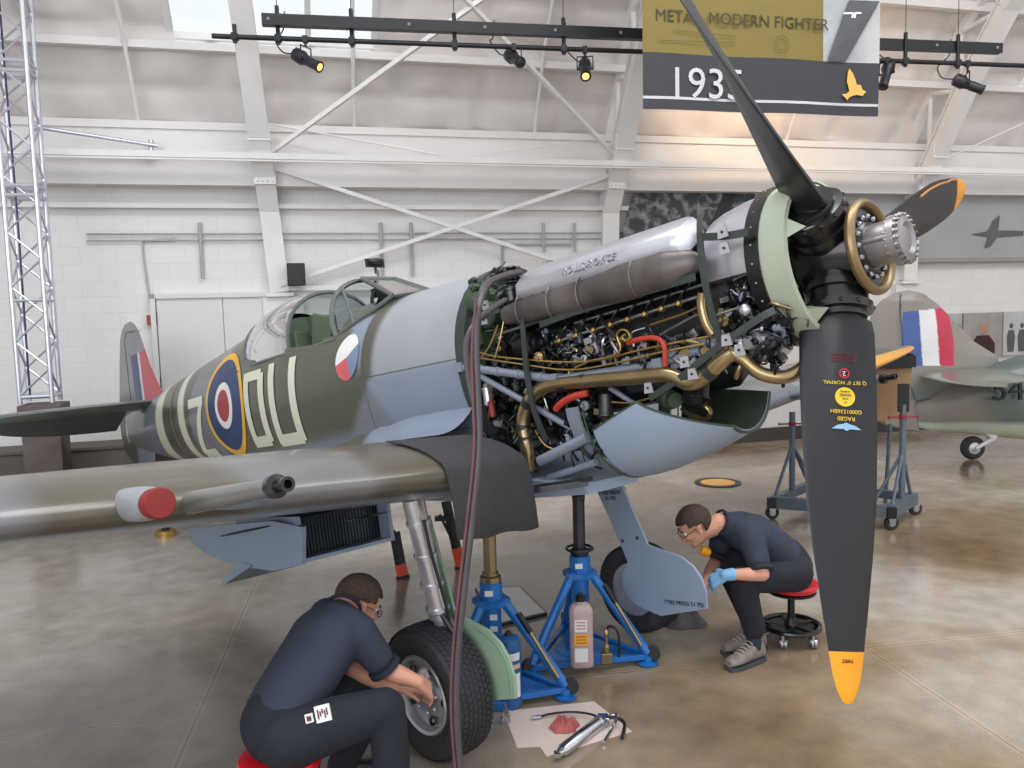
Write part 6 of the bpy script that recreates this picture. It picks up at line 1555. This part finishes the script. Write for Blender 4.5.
def person(label, J, gloves=False):
    t = thing('person', label, 'person', (J['hip'][0], J['hip'][1], 0))
    R = frame_from(J['face'], J['up']); hc = V(J['head'])
    body = MB(); head_geo(body, hc, R, J.get('hs', 1.0))
    nb = V(J['neck']); cap(body, hc + R @ V((-.03, 0, -.05)), nb, .058, .064)
    for s_ in 'LR':
        el, wr = V(J['el' + s_]), V(J['wr' + s_]); sh = V(J['sh' + s_])
        chain(body, [sh, el], [.05, .044]); chain(body, [el, el.lerp(wr, .35), wr], [.043, .042, .028], flat=.92)
        if not gloves or s_ == 'R': hand(body, wr, J['hd' + s_], J['pn' + s_], J.get('curl', .55), 1.0, 1 if s_ == 'L' else -1)
        else: cap(body, wr, wr + V(J['hd' + s_]).normalized() * .03, .026, .02)
    bo = remesh_build(body, 'body', skin, t, .0055, 3)
    hair_build(hc, R, J.get('hs', 1.0), bo); face_bits(hc, R, J.get('hs', 1.0), bo)
    if gloves:
        g = MB(); wr = V(J['wrL']); d = V(J['hdL']).normalized(); el = V(J['elL']); hand(g, wr, d, J['pnL'], .6, 1.07, 1); cap(g, wr + (el - wr).normalized() * .035, wr + d * .01, .037, .033)
        remesh_build(g, 'glove', mat('glove_blue', (120, 168, 208), .5), t, .0055, 2)
    # shirt
    sh = MB(); torso(sh, J['waist'], J['chest'], J['shL'], J['shR'], J['nk'], .168, .125, .195, .128)
    for s_ in 'LR':
        a, e = V(J['sh' + s_]), V(J['el' + s_]); ch = V(J['chest']).lerp(V(J['nk']), .35); m = a.lerp(e, J.get('slv', .72))
        cap(sh, ch.lerp(a, .5), a, .10, .082); cap(sh, a, m, .08, .068)
    so = remesh_build(sh, 'polo_shirt', navy, t, .011, 5)
    mb = MB(); nk = V(J['nk']); ax = (nk - V(J['chest'])).normalized(); u, v = basis(ax); P = [nk + ax * (.012 + .012 * math.cos(q)) + (u * math.cos(q) + v * math.sin(q)) * .071 for q in [2 * PI * i / 24 for i in range(25)]]; mb.tube(P, .008, n=8, sm=0)
    part(mb, 'collar', mat('collar_navy', (36, 40, 54), .85), so)
    for s_ in 'LR':
        a, e = V(J['sh' + s_]), V(J['el' + s_]); m = a.lerp(e, J.get('slv', .72)); d = (e - a).normalized(); mb = MB(); mb.lathe(m + d * .05, d, [(.062, -.012), (.070, -.012), (.071, .012), (.062, .014)], n=28); part(mb, 'sleeve_cuff', mat('collar_navy', (36, 40, 54), .85), so)
    # trousers
    tr = MB(); hip = V(J['hip']); 
    lat = (V(J['knR']) - V(J['knL'])); hl, hr = hip - V(J['lat']) * .09, hip + V(J['lat']) * .09
    cap(tr, hl, hr, .122, .122); cap(tr, hip, V(J['waist']), .148, .142)
    for s_, hh in (('L', hl), ('R', hr)):
        k = V(J['kn' + s_]); an = V(J['an' + s_]); chain(tr, [hh, hh.lerp(k, .5), k], [.118, .102, .078]); chain(tr, [k, k.lerp(an, .4), an], [.078, .075, .066]); 
    to = remesh_build(tr, 'trousers', trous, t, .011, 4)
    for s_ in 'LR':
        an, toe = V(J['an' + s_]), V(J['toe' + s_]); f_ = (toe - an); f_.z = 0; f_.normalize(); heel = V((an.x, an.y, 0)) - f_ * .07; sd = V((-f_.y, f_.x, 0))
        mb = MB(); sec_s = [(-.0, .028, .075), (.03, .038, .105), (.08, .040, .115), (.13, .043, .085), (.19, .048, .06), (.245, .044, .048), (.275, .028, .035)]
        mb.loft([[heel + f_ * x + sd * (w_ * math.copysign(abs(math.cos(q)) ** .7, math.cos(q))) + V((0, 0, .024 + (h_ - .0) * (.5 + .5 * math.sin(q)))) for q in [2 * PI * k / 20 for k in range(20)]] for x, w_, h_ in sec_s]); 
        sm_ = J.get('shoe', blkpl); sho = part(mb, 'shoe', sm_, t)
        mb = MB(); mb.loft([[heel + f_ * x + sd * (w_ * 1.06 * c_) + V((0, 0, z)) for c_, z in ((-1, .0), (1, .0), (1.03, .022), (-1.03, .022))] for x, w_, h_ in [(-.008, .025, 0)] + sec_s[1:-1] + [(.283, .028, 0)]]); part(mb, 'sole', mat('sole_grey', (70, 72, 76), .7) if J.get('shoe') else blkpl, sho)
        if J.get('shoe'):
            mb = MB()
            for q in range(5): x = .11 + q * .022; mb.tube([heel + f_ * x + sd * .028 + V((0, 0, .125 - q * .011)), heel + f_ * x + V((0, 0, .137 - q * .013)), heel + f_ * x - sd * .028 + V((0, 0, .125 - q * .011))], .0035, n=5)
            part(mb, 'laces', mat('lace_pale', (190, 182, 172), .7), sho)
            mb = MB(); cap(mb, V((an.x, an.y, .09)), an + V((0, 0, .03)), .042, .045); part(mb, 'sock', mat('sock_dark', (44, 52, 64), .8), t)
    return t, to, so

# left man crouched on his stool at the near wheel
HB = fp(-1.79, -1.0, -1.60)
J = dict(hip=(-.93, 3.05, .485), waist=(-.965, 3.08, .505), chest=(-.80, 3.30, .755), nk=(-.755, 3.42, .82), neck=(-.76, 3.43, .81), head=(-.715, 3.54, .80),
         face=(.75, .45, -.62), up=(.55, .35, .78), hs=1.0,
         shR=(-.665, 3.26, .78), shL=(-.86, 3.56, .74), elR=(-.56, 3.29, .605), elL=wd(352, 668, 3.47), wrR=wd(419, 682, 3.40), wrL=wd(396, 690, 3.50),
         hdR=(.35, .55, -.60), pnR=(-.5, .3, -.6), hdL=(.85, .15, -.1), pnL=(.1, -.3, -.7), curl=.5,
         lat=V((.5, -.86, 0)), knR=(-.53, 3.08, .545), knL=(-.60, 3.52, .48), anR=(-.50, 3.06, .10), anL=(-.80, 3.45, .10), toeR=(-.25, 3.20, .02), toeL=(-.6, 3.6, .02), slv=.7)
pl_, tro, shi = person('man in navy polo shirt and black trousers seated working at the near wheel hub', J)
# embroidered patches and belt on the near hip
mb = MB(); 
def patch(u, v, Y, w_, h_, m, rot=0.0, name='patch', lab=None):
    pass
hipo = V(J['hip'])
mb = MB(); a = frame_from((.86, .5, .0), (0, 0, 1)); 
ctr = wd(312, 716, 2.845); X_ = V((.95, .02, .22)).normalized(); Y_ = V((-.2, .25, .9)).normalized()
mp_ = M4(ctr, X_, Y_)
def quadm(mbx, M, x0, x1, y0, y1, m, z=0): mbx.add([M @ V((x0, y0, z)), M @ V((x1, y0, z)), M @ V((x1, y1, z)), M @ V((x0, y1, z)), M @ V((x0, y0, z - .006)), M @ V((x1, y0, z - .006)), M @ V((x1, y1, z - .006)), M @ V((x0, y1, z - .006))], [(0, 1, 2, 3), (0, 4, 5, 1), (1, 5, 6, 2), (2, 6, 7, 3), (3, 7, 4, 0)], m)
PATCH = (mp_, )
mb = MB(); quadm(mb, mp_, .018, .072, -.026, .03, 0, .02)
for k in range(5): quadm(mb, mp_, .026 + .008 * k, .031 + .008 * k, -.014 + .008 * (k % 3), .018 - .006 * (k % 2), 1, .0215)
quadm(mb, mp_, -.02, .008, -.018, .012, 0, .018); quadm(mb, mp_, -.014, .002, -.012, .005, 1, .0195)
part(mb, 'trouser_patch', [whitep, mat('patch_ink', (90, 50, 60), .6)], tro, smooth_=False)
t = thing('mechanic_stool', 'red round padded stool under the seated man at the near wheel', 'stool', (-.935, 3.02, 0))
def stool(t, c, zs, base_r):
    c = V(c); mb = MB(); mb.lathe(c, (0, 0, 1), [(.11, zs - .06), (.15, zs - .05), (.163, zs - .025), (.155, zs - .005), (.11, zs), (.001, zs)], n=44); part(mb, 'seat', redseat, t)
    mb = MB(); mb.lathe(c, (0, 0, 1), [(.145, zs - .075), (.15, zs - .06), (.11, zs - .055)], n=40); mb.bar(c + V((0, 0, .12)), c + V((0, 0, zs - .06)), .022); mb.lathe(c, (0, 0, 1), [(.04, .09), (.045, .10), (.03, .15)], n=20); part(mb, 'pillar', blkpl, t)
    mb = MB(); mb.tube([c + V((base_r * math.cos(a), base_r * math.sin(a), .10)) for a in [i * PI / 20 for i in range(41)]], .014, n=8, sm=0); mb.lathe(c, (0, 0, 1), [(base_r, .09), (base_r * .86, .085), (base_r * .8, .10)], n=44)
    for i in range(5): a = i * 2 * PI / 5 + .3; mb.beam(c + V((0, 0, .10)), c + V((base_r * math.cos(a), base_r * math.sin(a), .10)), .035, .015)
    part(mb, 'base_ring', blackp, t)
    for i in range(5):
        a = i * 2 * PI / 5 + .3; p = c + V((base_r * .92 * math.cos(a), base_r * .92 * math.sin(a), 0)); mb = MB(); mb.lathe(p + V((-.02, 0, .03)), (1, 0, 0), [(.015, 0), (.03, .003), (.03, .014), (.02, .018), (.03, .022), (.03, .037), (.015, .04)], n=16); mb.bar(p + V((0, 0, .04)), p + V((0, 0, .095)), .012); mb.box(p + V((0, 0, .05)), (.05, .03, .02)); part(mb, 'caster', steel, t)
stool(t, (-.935, 3.02, 0), .40, .2)

# right man on his stool at the far wheel
J2 = dict(hip=(1.66, 4.86, .475), waist=(1.62, 4.86, .54), chest=(1.42, 4.82, .705), nk=(1.235, 4.80, .785), neck=(1.22, 4.80, .78), head=(1.075, 4.80, .765),
          face=(-.80, -.05, -.55), up=(-.55, 0, .82), hs=1.0,
          shL=(1.37, 4.63, .715), shR=(1.30, 5.0, .69), elL=(1.385, 4.50, .56), elR=(1.25, 4.98, .50), wrL=(1.185, 4.50, .565), wrR=(1.10, 4.72, .41),
          hdL=(-.55, .35, -.45), pnL=(-.2, .4, -.5), hdR=(-.8, .1, -.35), pnR=(0, .3, -.6), curl=.5, lat=V((0.05, 1, 0)),
          knL=(1.30, 4.60, .50), knR=(1.30, 4.98, .50), anL=(1.37, 4.60, .20), anR=(1.42, 4.76, .16), toeL=(1.20, 4.50, .02), toeR=(1.27, 4.72, .02), slv=.62, shoe=mat('shoe_taupe', (132, 122, 116), .8, 0, .2, 30))
# note: ankles are the trouser hems
pr_, tro2, shi2 = person('man in navy polo and glasses on a red stool working at the far wheel fairing', J2, gloves=True)
mb = MB(); A_, B_ = V((1.17, 4.93, .66)), V((1.10, 4.90, .64)); 
t = thing('flashlight', 'small yellow and black torch held by the man at the far wheel', 'torch', V((1.13, 4.88, .60)))
mb = MB(); mb.lathe((1.16, 4.80, .60), (-.75, -.1, .35), [(.02, -.1), (.022, -.02), (.022, .0)], n=16); part(mb, 'grip', blkpl, t); mb = MB(); mb.lathe((1.16, 4.80, .60), (-.75, -.1, .35), [(.024, 0), (.03, .02), (.03, .05), (.026, .055), (.001, .053)], n=20); part(mb, 'yellow_head', yel, t)
t = thing('mechanic_stool', 'red round stool with black ring base under the man at the far wheel', 'stool', (1.69, 4.90, 0)); stool(t, (1.69, 4.90, 0), .385, .17)
